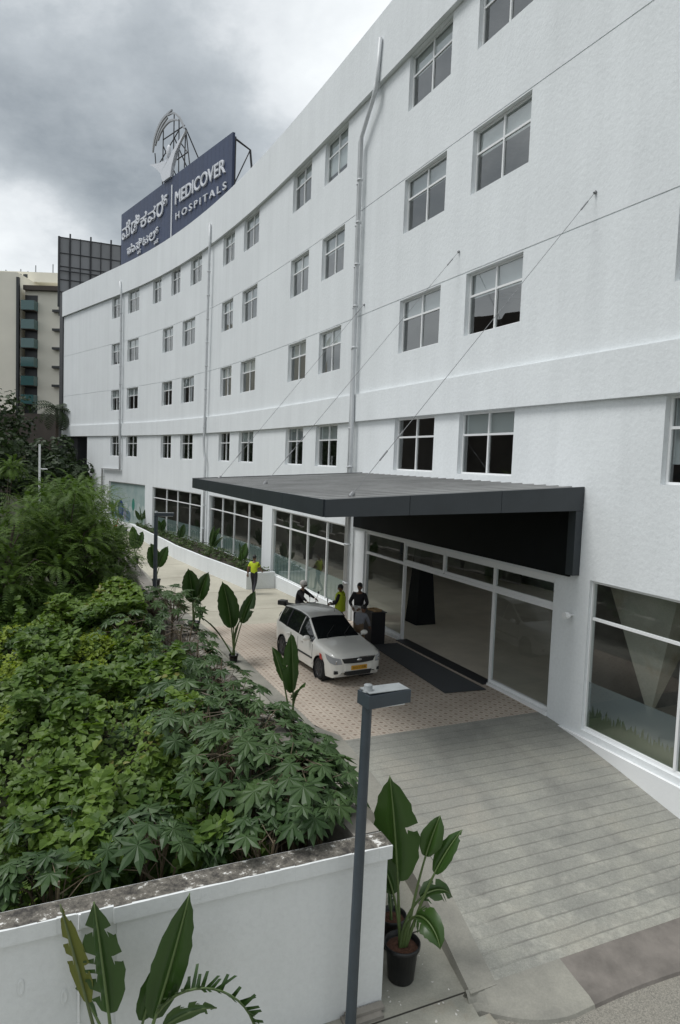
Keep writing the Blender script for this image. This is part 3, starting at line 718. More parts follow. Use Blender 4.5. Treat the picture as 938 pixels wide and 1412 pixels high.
for a,b in (((11.0,26.5),(11.0,31.2)),((12.0,26.5),(11.9,30.5)),((13.0,26.6),(13.1,29.2)),((13.9,26.5),(13.1,29.3)),((9.0,26.5),(9.0,30.6)),((8.2,28.3),(11.9,29.6)),((9.0,29.9),(12.9,29.6)),((11.0,27.6),(13.6,27.5)),((11.9,28.9),(13.5,27.5)),((8.0,28.2),(9.5,26.5)),((7.4,29.4),(7.6,28.5))):
    mb.tube([B(*a,-.02),B(*b,-.02)],.045,6)
for u in (9.0,11.0,13.0): mb.tube([B(u,29.4,-.05),B(u+.4,26.4,-1.5)],.045,6)
spart(mb,'lattice',M['darksteel'],emb)

# hoarding behind the roof
ho=empty('rooftop_hoarding',(-28,77,20.3)); tag(ho,'bare dark back of a tall hoarding with steel ribs at the far roof end','hoarding')
inv=Matrix.Translation(-Vector(ho.location))
ha=Vector((-31.3,76.,0)); hb=Vector((-14.5,82.9,0)); hu=(hb-ha).normalized(); hn=Vector((hu.y,-hu.x,0)); HL=(hb-ha).length
def Hq(u,z,d=0): return ha+hu*u+hn*d+Vector((0,0,z))
mb=MB(); mb.hexa([Hq(0,21.3,0),Hq(HL,21.3,0),Hq(HL,21.3,-.1),Hq(0,21.3,-.1),Hq(0,28.7,0),Hq(HL,28.7,0),Hq(HL,28.7,-.1),Hq(0,28.7,-.1)]); spart(mb,'backing_sheet',M['hoard'],ho)
mb=MB(); u=.05
k=0
while u<HL:
    mb.tube([Hq(u,20.3,.12),Hq(u,29.1 if k%2 and k<9 else 28.7,.12)],.09 if k%2 else .05,6); u+=1.05; k+=1
for z in (28.65,27.0,25.6,24.2,22.9,21.5): mb.tube([Hq(0,z,.05),Hq(HL,z,.05)],.045,6)
for i in range(5): mb.tube([Hq(.2+i*3.1,22.9,.2),Hq(1.6+i*3.1,21.2,.9),Hq(1.6+i*3.1,20.3,.9)],.05,6)
mb.tube([Hq(0,25.1,.25),Hq(HL,25.0,.25)],.06,6)
spart(mb,'steel_ribs',M['darksteel'],ho)
mb=MB(); mb.tube([Hq(0,21.3,-.05),Hq(0,28.75,-.05)],.13,6); spart(mb,'edge_post',M['darksteel'],ho)

# ------------------------------------------------------------------ GROUND
mb=MB()
g=[-600,-200,-80,-40,-20,-10,0,10,20,40,80,140,300,600]
for i in range(len(g)-1):
    for j in range(len(g)-1): mb.quad((g[i],g[j],-1.3),(g[i+1],g[j],-1.3),(g[i+1],g[j+1],-1.3),(g[i],g[j+1],-1.3))
struct(mb.build('ground',M['litter_soil']))
KL=[(9.3,5.55),(11.6,5.13),(15.5,5.05),(16,5.35),(21,5.35),(25.4,5.35),(34,5.3),(55,4.2),(70,2.5)]
def kl(s): return interp(KL,s)
KR=[(9.3,5.95),(11.6,5.55),(15.5,5.6),(16,5.75),(25.4,5.75),(34,5.7),(55,4.6),(70,2.9)]
def kr(s): return interp(KR,s)
WN=[(9.9,6.98),(27,7.0),(42,6.35),(55,5.4),(70,3.6)]
def wn(s): return interp(WN,s)
mb=MB(); sheet(mb,9.56,15.25,0.,kl,zg,.25,.8,dz=.03); struct(mb.build('ramp',M['ramp']))
mb=MB(); sheet(mb,15.25,26.2,0.,kl,zg,.5,.8,dz=.03); struct(mb.build('paver_forecourt',M['paver']))
mb=MB(); sheet(mb,26.2,75,0.,kl,zg,.8,1.2,dz=.03); struct(mb.build('concrete_driveway',M['concrete']))
mb=MB()
for s0,s1 in zip(cuts(9.55,72,.6),cuts(9.55,72,.6)[1:]):
    mb.hexa([P(s0,kl(s0),zg(s0)-.3),P(s0,kr(s0),zg(s0)-.3),P(s1,kr(s1),zg(s1)-.3),P(s1,kl(s1),zg(s1)-.3),P(s0,kl(s0),zg(s0)+.036),P(s0,kr(s0),zg(s0)+.03),P(s1,kr(s1),zg(s1)+.03),P(s1,kl(s1),zg(s1)+.036)])
struct(mb.build('kerb',M['kerb']))
ZS=[(5,-1.12),(9.8,-1.1),(11.5,-1.0),(13,-.7),(15.2,-.22),(17,-.1)]
def zs_(s): return interp(ZS,s) if s<17 else zg(s)
mb=MB(); sheet(mb,9.3,72,kr,lambda s:wn(s)+.02,zs_,.5,.7,dz=.0); struct(mb.build('walkway',M['slab']))
mb=MB(); sheet(mb,2.5,9.3,5.8,16.,lambda s:-1.10,.8,1.,dz=0); sheet(mb,9.3,9.95,6.0,16.,lambda s:-1.10,.8,1.,dz=0); struct(mb.build('pavement',M['slab']))
mb=MB(); sheet(mb,-6,9.28,-1,16.,lambda s:-1.19,.8,1.,dz=0.); struct(mb.build('road',M['road']))
# ramp toe: sloped nosing, pale at the left, dark stained stone to the right
M['stain']=mat('brown_grey_nosing',(.20,.18,.16),.85,var=.35,vscale=2.5,bump=.4,bscale=20)
for (a,b,mname,nm) in ((4.42,5.95,'kerb','kerb_nosing'),(0.0,4.42,'stain','kerb_nosing')):
    mb=MB(); nn=cuts(a,b,.12)
    def edge(n): return 8.98+(0 if n<4.7 else (n-4.7)**2*.42)-.05*math.sin(n*1.3)
    prev=None
    for n in nn:
        e=min(edge(n),9.47); i_=9.60
        ring=[P(e-.10,n,-1.25),P(e-.05,n,-1.15),P(e+.04,n,-1.105),P(e+.5*(i_-e),n,-1.06),P(i_,n,zg(i_)+.040),P(i_+.06,n,zg(i_)-.1)]
        if prev:
            for k in range(5): mb.quad(prev[k],ring[k],ring[k+1],prev[k+1],0,[(0,0)]*4)
        prev=ring
    struct(mb.build(nm,M[mname],smooth=True))
# door mat, on the pavers
mb=MB(); mb.hexa([P(16.9,.30,-.075),P(17.0,1.48,-.075),P(21.6,1.2,-.082),P(21.6,.29,-.082),P(16.9,.30,-.06),P(17.0,1.48,-.06),P(21.6,1.2,-.067),P(21.6,.29,-.067)]); 
for v in range(len(mb.v)): x,y,z=mb.v[v]; mb.v[v]=(x,y,z+.03)
o=mb.build('door_mat',M['mat']); tag(o,'long dark grey mat on the pavers outside the open entrance','mat')
# retaining wall along the lot
mb=MB(); ss=cuts(10.2,66,1.)
ZW=1.0
for s0,s1 in zip(ss,ss[1:]):
    mb.hexa([P(s0,wn(s0),-1.6),P(s0,wn(s0)+.3,-1.6),P(s1,wn(s1)+.3,-1.6),P(s1,wn(s1),-1.6),P(s0,wn(s0),ZW-.16),P(s0,wn(s0)+.3,ZW-.16),P(s1,wn(s1)+.3,ZW-.16),P(s1,wn(s1),ZW-.16)],0)
    mb.hexa([P(s0,wn(s0)-.02,ZW-.16),P(s0,wn(s0)+.33,ZW-.16),P(s1,wn(s1)+.33,ZW-.16),P(s1,wn(s1)-.02,ZW-.16),P(s0,wn(s0)-.02,ZW),P(s0,wn(s0)+.33,ZW),P(s1,wn(s1)+.33,ZW),P(s1,wn(s1)-.02,ZW)],1)
o=mb.build('retaining_wall',[M['concrete_wall'],M['concrete_wall']]); tag(o,'long low grey concrete wall between the driveway and the overgrown lot','wall')
# white garden wall at the front
gw=empty('garden_wall',P(9.9,10,-1.1)); tag(gw,'white plastered wall with a flaking dirty coping in front of the overgrown lot','wall')
inv=Matrix.Translation(-Vector(gw.location))
mb=MB()
def gbox(mb,s0,s1,n0,n1,z0,z1,mi=0): mb.hexa([P(s0,n0,z0),P(s0,n1,z0),P(s1,n1,z0),P(s1,n0,z0),P(s0,n0,z1),P(s0,n1,z1),P(s1,n1,z1),P(s1,n0,z1)],mi)
gbox(mb,9.92,10.14,6.98,10.15,-1.5,.82); gbox(mb,9.95,10.14,10.15,19,-1.5,.82)
spart(mb,'wall_panel',M['gardenwall'],gw)
mb=MB(); r3=random.Random(3); n=6.95
while n<19:
    l=.18; e0,e1=[9.86+r3.uniform(-.006,.006) for _ in range(2)]
    off=.0 if n<10.1 else .03
    mb.hexa([P(e0+off,n,.82),P(e0+off,n+l,.82),P(10.17,n+l,.82),P(10.17,n,.82),P(e0+off,n,.985),P(e0+off,n+l,.985),P(10.17,n+l,1.0),P(10.17,n,1.0)],0)
    mb.quad(P(e0+off+.012+r3.uniform(0,.02),n,.989),P(e0+off+.012+r3.uniform(0,.02),n+l,.989),P(10.16,n+l,1.004),P(10.16,n,1.004),1); n+=l
spart(mb,'coping',[M['gardenwall'],M['coping']],gw)
mb=MB(); mb.tube([P(9.90,10.5,-1.2),P(9.90,10.52,.80),P(9.83,10.52,.87),P(9.83,10.52,1.02)],.014,6); spart(mb,'conduit',M['trim'],gw)
mb=MB()
for n_,z_ in ((11.05,.32),(10.65,.1)): mb.lathe([(.0,.0),(.05,.006),(.07,.002)],9,Matrix.Translation(P(9.948,n_,z_))@Matrix.Rotation(yaw_t(9.9)+math.pi,4,'Z')@Matrix.Rotation(R(90),4,'Y')@Matrix.Diagonal((1.4,.5,1,1)))
spart(mb,'plaster_chip',M['gardenwall'],gw)
# gutter debris by the wall foot
mb=MB(); gbox(mb,9.72,9.9,7.05,7.55,-1.13,-1.06); gbox(mb,9.80,9.9,7.0,7.5,-1.06,-1.02); o=mb.build('drain_grate',M['concrete_wall']); tag(o,'broken concrete drain cover at the foot of the white wall corner','drain cover')
# loose flakes
mb=MB(); r3=random.Random(5)
for i in range(70):
    s=r3.uniform(9.4,12.2); n=r3.uniform(6.0,6.9); p=P(s,n,zs_(s)+.006); a=r3.uniform(0,6.28); l=r3.uniform(.008,.025)
    d=Vector((math.cos(a),math.sin(a),0))*l; e=Vector((-d.y,d.x,0))*.6; mb.quad(p-d,p-e,p+d+Vector((0,0,.006)),p+e)
o=mb.build('paint_flakes',M['litter']); tag(o,'scattered pale flakes lying on the walkway slabs by the pots','litter',kind='stuff')
# planter
PF=[(34.3,1.45),(40,2.0),(45,2.15),(52,1.6),(58.3,.75)]
pl=empty('planter_wall',P(45,1,-.6)); tag(pl,'long white plastered planter wall under the shopfront windows','planter')
inv=Matrix.Translation(-Vector(pl.location)); mb=MB(); ss=cuts(34.3,58.3,1.)
for s0,s1 in zip(ss,ss[1:]):
    a,b=interp(PF,s0),interp(PF,s1); mb.hexa([P(s0,a-.14,-.8),P(s0,a,-.8),P(s1,b,-.8),P(s1,b-.14,-.8),P(s0,a-.14,.2),P(s0,a,.2),P(s1,b,.2),P(s1,b-.14,.2)])
mb.hexa([P(34.15,.01,-.8),P(34.15,1.45,-.8),P(34.3,1.45,-.8),P(34.3,.01,-.8),P(34.15,.01,.2),P(34.15,1.45,.2),P(34.3,1.45,.2),P(34.3,.01,.2)])
spart(mb,'wall_panel',M['plaster'],pl)
mb=MB()
for s0,s1 in zip(ss,ss[1:]): mb.quad(P(s0,.01,.1),P(s0,interp(PF,s0)-.13,.1),P(s1,interp(PF,s1)-.13,.1),P(s1,.01,.1))
spart(mb,'soil_bed',M['soil'],pl)
# ------------------------------------------------------------------ VEGETATION
def rot_to(nrm,heading):
    z=Vector(nrm).normalized(); x=Vector((math.cos(heading),math.sin(heading),0)); x=(x-z*x.dot(z)).normalized(); y=z.cross(x)
    return Matrix(((x.x,y.x,z.x),(x.y,y.y,z.y),(x.z,y.z,z.z)))
def palmate(mb,c,nrm,heading,Rr,rg,mi=0,lobes=8):
    Q=rot_to(nrm,heading); c=Vector(c)
    def pt(a,l,z): return c+Q@Vector((math.cos(a)*l*Rr,math.sin(a)*l*Rr,z*Rr))
    span=R(152); vs=[c]; fs=[]
    tips=[]
    for k in range(lobes):
        a=-span+2*span*k/(lobes-1); L_=(1.0-.42*(abs(a)/span)**1.6)*rg.uniform(.92,1.06); dr=-.08-.24*L_*L_*rg.uniform(.4,1.2)
        da=R(16)
        tips.append((a,L_,dr,da))
    val=[]
    for k in range(lobes+1):
        if k==0: a=-span-R(14); l=.18
        elif k==lobes: a=span+R(14); l=.18
        else: a=(tips[k-1][0]+tips[k][0])/2; l=.46
        val.append(pt(a,l,-.06))
    b=len(mb.v)
    for k,(a,L_,dr,da) in enumerate(tips):
        m_=pt(a,L_*.55,-.09+.01); tip=pt(a,L_,dr); wl=pt(a-da,L_*.60,-.15); wr_=pt(a+da,L_*.60,-.15)
        i=len(vs); vs+=[val[k],wl,tip,wr_,val[k+1],m_]
        fs+=[(0,i,i+1,i+5),(i+5,i+1,i+2),(i+5,i+2,i+3),(0,i+5,i+3,i+4)]
    # weld so the leaf is one island: share centre vertex only (index 0)
    mb.add(vs,fs,mi)
def heart(mb,c,nrm,heading,r,mi=0,fold=.18):
    Q=rot_to(nrm,heading); c=Vector(c)
    def pt(x,y,z): return c+Q@Vector((x*r,y*r,z*r))
    vs=[pt(-.35,0,0),pt(-.62,.38,fold*.8),pt(-.1,.72,fold),pt(.55,.42,fold*.4),pt(1.1,0,-.22),pt(.55,-.42,fold*.4),pt(-.1,-.72,fold),pt(-.62,-.38,fold*.8)]
    mb.add(vs,[(0,4,3,2),(0,2,1),(0,6,5,4),(0,7,6)],mi)
def banana_leaf(parts,base,az,el,pet,L_,W,droop,rg,tear=.0,fold=.35,mi=0,roll=0.,nar=1.):
    """petiole + blade; parts=(leafMB, ribMB). Blade has a midrib, two folded halves with torn edges."""
    lm,rm=parts; n=14
    d0=Vector((math.cos(az)*math.cos(el),math.sin(az)*math.cos(el),math.sin(el)))
    pts=[Vector(base)]; e=el
    tot=pet+L_; steps=26
    for i in range(steps):
        f=(i+1)/steps; e=el-droop*f*f
        dd=Vector((math.cos(az)*math.cos(e),math.sin(az)*math.cos(e),math.sin(e))); pts.append(pts[-1]+dd*(tot/steps))
    ip=int(steps*pet/tot)
    rm.tube(pts,[.022*(1-.8*i/steps)+.003 for i in range(steps+1)],6)
    bl=pts[ip:]; m=len(bl)
    side=Vector((-math.sin(az),math.cos(az),0))
    for sgn in (1,-1):
        rows=[]; fold_=fold*rg.uniform(.7,1.3)
        for i,p in enumerate(bl):
            f=i/(m-1); t=(bl[min(i+1,m-1)]-bl[max(i-1,0)]).normalized()
            sd=(side-t*side.dot(t)).normalized(); up_=t.cross(sd)*(-1 if t.cross(sd).z<0 else 1)
            q=Quaternion(t,roll); sd=q@sd; up_=q@up_
            w=W*.5*(max(math.sin(math.pi*min(1,f*1.02+.03)**.75),0)**.62)
            w*= (1+.05*math.sin(f*37+sgn))
            lift=fold_; rows.append((p,p+sd*sgn*w*.55*math.cos(lift)+up_*w*.55*math.sin(lift),p+sd*sgn*w*math.cos(lift*.4)+up_*w*(.55*math.sin(lift)-.05+.03*math.sin(i*1.7))+t*w*.25))
        for i in range(m-1):
            a,b=rows[i],rows[i+1]; torn=rg.random()<tear*.7
            if torn:
                k=rg.uniform(.25,.6); lm.quad(a[0],b[0],b[0].lerp(b[1],.8),a[1],mi); c_=b[1].lerp(a[1],k); dn=Vector((0,0,-.12*W)); lm.quad(a[1],c_,a[2].lerp(b[2],.45)+dn,a[2]+dn*.7,mi)
            else:
                lm.quad(a[0],b[0],b[1],a[1],mi); lm.quad(a[1],b[1],b[2],a[2],mi)
def banana(name,loc,leaves,label,cat='plant',group=None,pot=None,rg=None,stems=1,leafm='banana'):
    rg=rg or random.Random(1)
    e=empty(name,loc); tag(e,label,cat,group)
    for i,(az,el,pet,L_,W,dr,tear,roll) in enumerate(leaves):
        lm,rm=MB(),MB(); st=(rg.uniform(-.04,.04),rg.uniform(-.04,.04),0 if not pot else pot[1]-.08)
        mm=leafm
        banana_leaf((lm,rm),st,R(az),R(el),pet,L_,W,R(dr),rg,tear,roll=R(roll))
        lf=weld(lm.build('leaf',M[mm],e,True)); rm.build('midrib',M['rib'],lf,True)
    if pot:
        r,h=pot; m_=MB(); m_.lathe([(0,0.003),(r*.72,0.003),(r*.76,.02),(r*.93,h*.86),(r*.95,h*.86),(r*1.05,h*.88),(r*1.06,h),(r*.99,h),(r*.93,h*.84)],28); m_.build('pot',M['pot'],e,True)
        m_=MB(); m_.lathe([(0,h-.06),(r*.5,h-.05),(r*.94,h-.08)],20); m_.build('potting_soil',M['redsoil'],e)
    return e
rg=random.Random(21)
def pt_on(s,n,z=None):
    p=P(s,n,0); return (p.x,p.y,zs_(s) if z is None else z)
# near potted plant by the wall corner
banana('potted_plant',(1.02,8.55,-1.09),[(172,86,.95,1.34,.62,5,.05,80),(20,81,1.25,.54,.30,14,.1,65),(5,74,1.12,.62,.26,20,.12,35),(190,82,.75,.62,.30,25,.2,85),(300,82,.72,.55,.32,150,.1,40),(20,84,.75,.5,.30,140,.2,30)],
  'tall broad-leaved plant in a round black pot beside the white wall corner','plant','potted broad-leaved plants along the walkway',pot=(.225,.50),rg=rg)
banana('potted_plant',(.93,9.12,-1.07),[(100,80,.14,.26,.10,50,.1,20)],'small black pot half hidden behind the larger pot by the wall corner','plant','potted broad-leaved plants along the walkway',pot=(.19,.46),rg=rg)
# row along the wall
rowp=[((15.8,6.0),[(250,86,.75,1.28,.60,10,.03,80),(150,78,.9,.75,.42,20,.05,70),(300,80,.6,.6,.4,60,.1,30)],'single upright paddle leaf plant nearest the striped ramp, behind the wall'),
 ((21.2,5.72),[(200,84,.9,1.30,.58,12,.05,80),(40,75,1.0,.95,.40,18,.05,75),(120,80,.8,1.05,.5,20,.05,70),(170,58,.6,1.05,.22,40,.35,30),(300,75,.6,.8,.42,30,.1,50)],'fan of broad leaves with one drooping torn frond, beyond the single upright leaf'),
 ((25.3,5.95),[(220,85,.75,1.15,.62,10,.03,75),(20,80,.8,1.0,.5,15,.05,70),(120,80,.7,1.0,.48,25,.05,60),(300,75,.6,.7,.4,40,.1,40)],'dense broad-leaved potted plant at the bend of the grey wall'),
 ((35.8,5.35),[(220,84,.6,1.25,.62,10,.03,75),(20,78,.7,1.05,.5,18,.05,70),(120,78,.7,.95,.5,25,.05,50)],'broad-leaved potted plant right beside the distant lamp post'),
 ((43.8,4.75),[(230,86,.55,1.35,.6,8,.03,80),(30,80,.6,1.0,.5,15,.05,70),(140,80,.6,1.0,.5,15,.05,70)],'upright broad-leaved potted plant beyond the distant lamp post'),
 ((46.5,5.6),[(220,75,.6,1.2,.5,20,.1,70),(60,68,.7,1.3,.45,30,.1,50),(140,60,.7,1.2,.4,40,.2,50)],'broad-leaved plant at the far bend of the grey wall near the trees'),
 ((48.5,5.5),[(200,75,.6,1.3,.5,20,.1,70),(90,65,.7,1.4,.45,30,.1,60),(0,60,.8,1.2,.4,40,.2,50)],'farthest broad-leaved plant beside the corner of the white building')]
for (s,n),lv,lb in rowp:
    x,y,z=pt_on(s,n); banana('potted_plant',(x,y,z),lv,lb,'plant','potted broad-leaved plants along the walkway',pot=(.13,.24) if abs(s-21.2)<.1 else (.2,.42),rg=rg)
# planter plants
for i,(s,lb) in enumerate(((36.2,'broad-leaved plant at the near end of the white planter'),(40.6,'tallest broad-leaved plant in the white planter, before the first white pier'),(46.1,'broad-leaved plant in the white planter in front of the dark shop window'),(50.8,'small broad-leaved plant in the middle of the far dark shop window'),(57.3,'broad-leaved plant in front of the printed window at the far end of the planter'))):
    h=(1.0,1.35,1.0,.9,1.2)[i]; p=P(s,interp(PF,s)-.55,.1)
    banana('planter_plant',p,[(rg.uniform(0,360),82,.5*h,.85*h,.42,12,.03,70),(rg.uniform(0,360),75,.55*h,.8*h,.38,20,.05,60),(rg.uniform(0,360),78,.45*h,.7*h,.36,20,.05,60),(rg.uniform(0,360),65,.45*h,.6*h,.3,30,.1,40)],lb,'plant','broad-leaved plants in the white planter',rg=rg)
mb=MB()
for i in range(2600):
    s=rg.uniform(34.5,58.0); n=rg.uniform(.15,interp(PF,s)-.2); 
    dens=noise.noise(Vector((s*.9,n,0)))
    if dens<-.25: continue
    z=.12+rg.uniform(0,.28)*(1+dens)
    heart(mb,P(s,n,z),(rg.uniform(-.7,.7),rg.uniform(-.7,.7),1),rg.uniform(0,6.28),rg.uniform(.05,.10))
o=mb.build('planter_groundcover',M['hedge']); tag(o,'low mixed ground cover filling the white planter bed','ground cover',kind='stuff')

# bird-of-paradise like plant in front of the white wall
bp_=empty('ornamental_plant',(-1.93,6.3,-1.1)); tag(bp_,'tall torn-leaved banana-like plant standing in front of the white garden wall','plant')
for (az,el,pet,L_,W,dr,tear,roll,mm) in ((180,76,1.42,1.02,.26,2,.45,70,'yellowleaf'),(182,83.5,1.38,1.08,.42,2,.45,82,'banana'),(4,74,1.36,1.26,.36,-4,.05,-72,'banana'),(2,78,1.40,1.30,.42,165,.0,0,'frond'),(150,84,1.2,.5,.26,80,.4,70,'banana'),(10,84,1.25,.5,.26,90,.4,-70,'banana'),(185,84,1.02,.40,.24,150,.0,0,'frond2'),(20,86,1.2,.7,.26,25,.3,-75,'banana')):
    lm,rm=MB(),MB(); base=(rg.uniform(-.06,.06),rg.uniform(-.04,.04),0)
    if mm.startswith('frond'):
        pts=[Vector(base)]; e=R(el); steps=30; tot=pet+L_
        for i in range(steps):
            f=(i+1)/steps; e=R(el)-R(dr)*max(0,(f-.46)/.54)**1.0; pts.append(pts[-1]+Vector((math.cos(R(az))*math.cos(e),math.sin(R(az))*math.cos(e),math.sin(e)))*(tot/steps))
        rm.tube(pts,[.02*(1-.8*i/steps)+.003 for i in range(steps+1)],6)
        ip=int(steps*pet/tot); side=Vector((-math.sin(R(az)),math.cos(R(az)),0))
        for i in range(ip,steps):
            f=(i-ip)/(steps-ip); t=(pts[i+1]-pts[i]).normalized(); upv=side.cross(t); upv=upv if upv.z>-.2 else -upv
            w=W*.5*(math.sin(math.pi*(.18+.8*f))**.7)
            for sg in (1,-1):
                for q in (0,.5):
                    if rg.random()<.12: continue
                    a=pts[i].lerp(pts[i+1],q); b_=a+t*(tot/steps)*.5; dd=(side*sg*.55+upv*rg.uniform(.35,.9)+t*.5*rg.uniform(.3,1.6)); tip=a+dd.normalized()*w*rg.uniform(.6,1.2)-Vector((0,0,.03))
                    lm.quad(a,b_,tip+t*.022,tip-t*.008,0)
        mm='banana'
    else: banana_leaf((lm,rm),base,R(az),R(el),pet,L_,W,R(dr),rg,tear,roll=R(roll))
    lf=weld(lm.build('leaf',M[mm],bp_,True)); rm.build('midrib',M['rib'] if mm!='yellowleaf' else M['stem'],lf,True)

# castor-oil shrubs along the wall
def castor(loc,h,rad,nl,lr,seed,label):
    q=random.Random(seed); e=empty('castor_shrub',loc); tag(e,label,'shrub','castor shrubs along the wall')
    sm=MB(); lm=MB(); c0=Vector((0,0,0))
    br=[]
    for k in range(5):
        a=q.uniform(0,6.28); tipb=Vector((math.cos(a)*rad*.6*q.uniform(.3,1),math.sin(a)*rad*.6*q.uniform(.3,1),h*q.uniform(.75,.97)))
        mid=tipb*.5+Vector((0,0,h*.08)); sm.tube([(0,0,0),mid,tipb],[.035,.025,.012],6); br.append((mid,tipb))
    for i in range(nl):
        # leaves sit on a dome
        a=q.uniform(0,6.28); u=q.random()**.6; th=u*R(100)
        d=Vector((math.cos(a)*math.sin(th),math.sin(a)*math.sin(th),math.cos(th)))
        rr=q.uniform(.72,1.05)
        c=Vector((d.x*rad*rr,d.y*rad*rr,h-rad*.62+d.z*rad*.62*rr+q.uniform(-.05,.05)))
        wv=c+Vector(loc)-P(10.14,0); tt=frame2(10.1)[0]; al=wv.x*tt[0]+wv.y*tt[1]
        if al<lr*.85 and wv.z<1.27: continue      # leaves stay clear of the front wall
        mid,tb=q.choice(br); sm.tube([mid.lerp(tb,q.uniform(.3,1)),(c+tb)*.5+Vector((0,0,-.03)),c],[.008,.006,.005],4,cap=False)
        nrm=Vector((d.x*.55+q.uniform(-.35,.35),d.y*.55-.12+q.uniform(-.35,.35),.85+.4*d.z))
        palmate(lm,c,nrm,math.atan2(d.y,d.x)+q.uniform(-.5,.5),lr*q.uniform(.6,1.12),q)
    sm.build('branches',M['castor_stem'],e); lm.build('foliage',M['castor'],e)
CAMP=Vector((0,0,5.6))
CAST=[]
def crow(s,ns,z,rad,nl,lr,label):
    for n in ns:
        q=random.Random(int(s*100+n*37)); p=P(s+q.uniform(-.2,.2),n+q.uniform(-.15,.15)); CAST.append(((p.x,p.y,z+q.uniform(-.12,.18)),rad*q.uniform(.9,1.1),nl,lr*q.uniform(.92,1.08),label))
F_='castor shrub with broad grey-green palmate leaves crowded behind the white wall coping'
G_='castor shrub in the dense second rank behind the front castor shrubs'
H_='castor shrub pressed against the grey wall opposite the single paddle leaf'
I_='castor shrub in the mound at the bend of the grey wall'
J_='castor shrub in the shade below the feathery trees'
CAST.append(((-.42,9.65,1.45),.72,50,.30,'castor shrub bulging over the wall corner beside the near lamp post'))
crow(11.0,(7.75,),1.65,.80,44,.31,F_); crow(10.7,(7.75,),1.35,.6,34,.30,F_); crow(10.6,(8.6,9.6,10.6),1.28,.62,44,.32,F_); crow(10.75,(11.6,12.5),.95,.5,28,.30,F_)
crow(12.1,(7.6,8.5),1.7,.85,42,.29,G_); crow(12.2,(10.6,),1.0,.6,18,.27,G_)
crow(13.3,(7.6,8.5),1.7,.85,40,.28,G_)
crow(14.7,(7.6,8.6),1.6,.85,42,.27,H_); crow(14.8,(9.6,),1.15,.6,16,.26,H_)
crow(16.2,(7.6,8.6),1.6,.9,42,.27,H_); crow(17.9,(7.6,8.6),1.6,.95,44,.26,H_); crow(18.0,(9.8,),1.3,.7,20,.25,I_)
crow(19.8,(7.6,8.8),1.65,1.0,46,.26,I_); crow(21.8,(7.5,8.8),1.8,1.05,48,.26,I_); crow(24.0,(7.6,8.9),1.6,1.05,46,.26,I_); crow(22.5,(10.3,),1.4,.9,40,.26,J_); crow(25.0,(10.6,),1.4,.9,36,.26,J_)
for i,((x,y,z),rad,nl,lr,lb) in enumerate(CAST):
    castor((x,y,-1.3),z+1.35,rad,nl,lr,100+i,lb)

# creeper-covered mound
def hz(x,y):
    d=math.hypot(x,y)
    base=interp([(6,.35),(8.5,.45),(11,.85),(14,1.15),(18,1.45),(24,1.5),(30,.5)],y+abs(x)*.12)
    return base+.48*noise.noise(Vector((x*.45,y*.45,3.3)))+.36*noise.noise(Vector((x*1.25,y*1.25,9.1)))
def in_lot(x,y):
    best=min(((x-q[1])**2+(y-q[2])**2,q[0]) for q in _T[::12]); n=math.sqrt(best[0]); s=best[1]
    return n>7.4 and s>10.2, n, s
mb=MB(); G0=.35; nx,ny=44,50; ids={}
for i in range(nx):
    for j in range(ny):
        x=-15+i*G0; y=6.2+j*G0; ok,n,s=in_lot(x,y)
        if not ok: continue
        edge=min(1,(n-7.4)/.9,(s-10.0)/.4)
        ids[i,j]=len(mb.v); mb.v.append((x,y,-1.2+(hz(x,y)-.28+1.2)*max(.15,edge))); mb.uv.append((0,0))
for (i,j),k in list(ids.items()):
    if all(q in ids for q in ((i+1,j),(i+1,j+1),(i,j+1))): mb.f.append((k,ids[i+1,j],ids[i+1,j+1],ids[i,j+1])); mb.m.append(1)
q=random.Random(77); cnt=0
while cnt<27000:
    y=6.6+14.5*q.random()**1.25; x=q.uniform(-11.5,.3)
    if x<-y*.56-1 or x>0.2: continue
    ok,n,s=in_lot(x,y)
    if not ok: continue
    edge=min(1,(n-7.4)/.9,(s-10.0)/.4); zb=-1.2+(hz(x,y)+1.2)*max(.3,edge)
    e_=.12; gx=(hz(x+e_,y)-hz(x-e_,y))/(2*e_); gy=(hz(x,y+e_)-hz(x,y-e_))/(2*e_)
    nrm=Vector((-gx*1.1+q.uniform(-.55,.55),-gy*1.1-.15+q.uniform(-.55,.55),1))
    r=q.choice((.05,.06,.07,.085))*(1.0 if y<15 else 1.2)*q.uniform(.8,1.2)*(1.25 if noise.noise(Vector((x*.6,y*.6,20)))>.1 else .85)
    lift=q.uniform(-.28,.10)+ .20*noise.noise(Vector((x*2.6,y*2.6,1)))
    heart(mb,(x,y,zb+lift),nrm,q.uniform(0,6.28),r,0); cnt+=1
o=mb.build('creeper_mound',[M['creeper'],M['litter_soil']]); tag(o,'dense green creepers smothering the overgrown lot','creepers',kind='stuff')
q=random.Random(79); cnt=0; mb=MB()
while cnt<5200:
    s=q.uniform(10.6,22); n=q.uniform(8.3,11.2)
    if noise.noise(Vector((s*.55,n*.8,31)))<.02: continue
    p=P(s,n); zb=hz(p.x,p.y)+.42+.25*noise.noise(Vector((s*1.1,n*1.1,4)))+q.uniform(-.2,.12)
    heart(mb,(p.x,p.y,zb),(q.uniform(-.6,.6),q.uniform(-.8,.4),1),q.uniform(0,6.28),q.uniform(.07,.125),0); cnt+=1
o=mb.build('climbing_creeper',M['creeper']); tag(o,'large-leaved creepers climbing over the castor shrubs','creepers',kind='stuff')
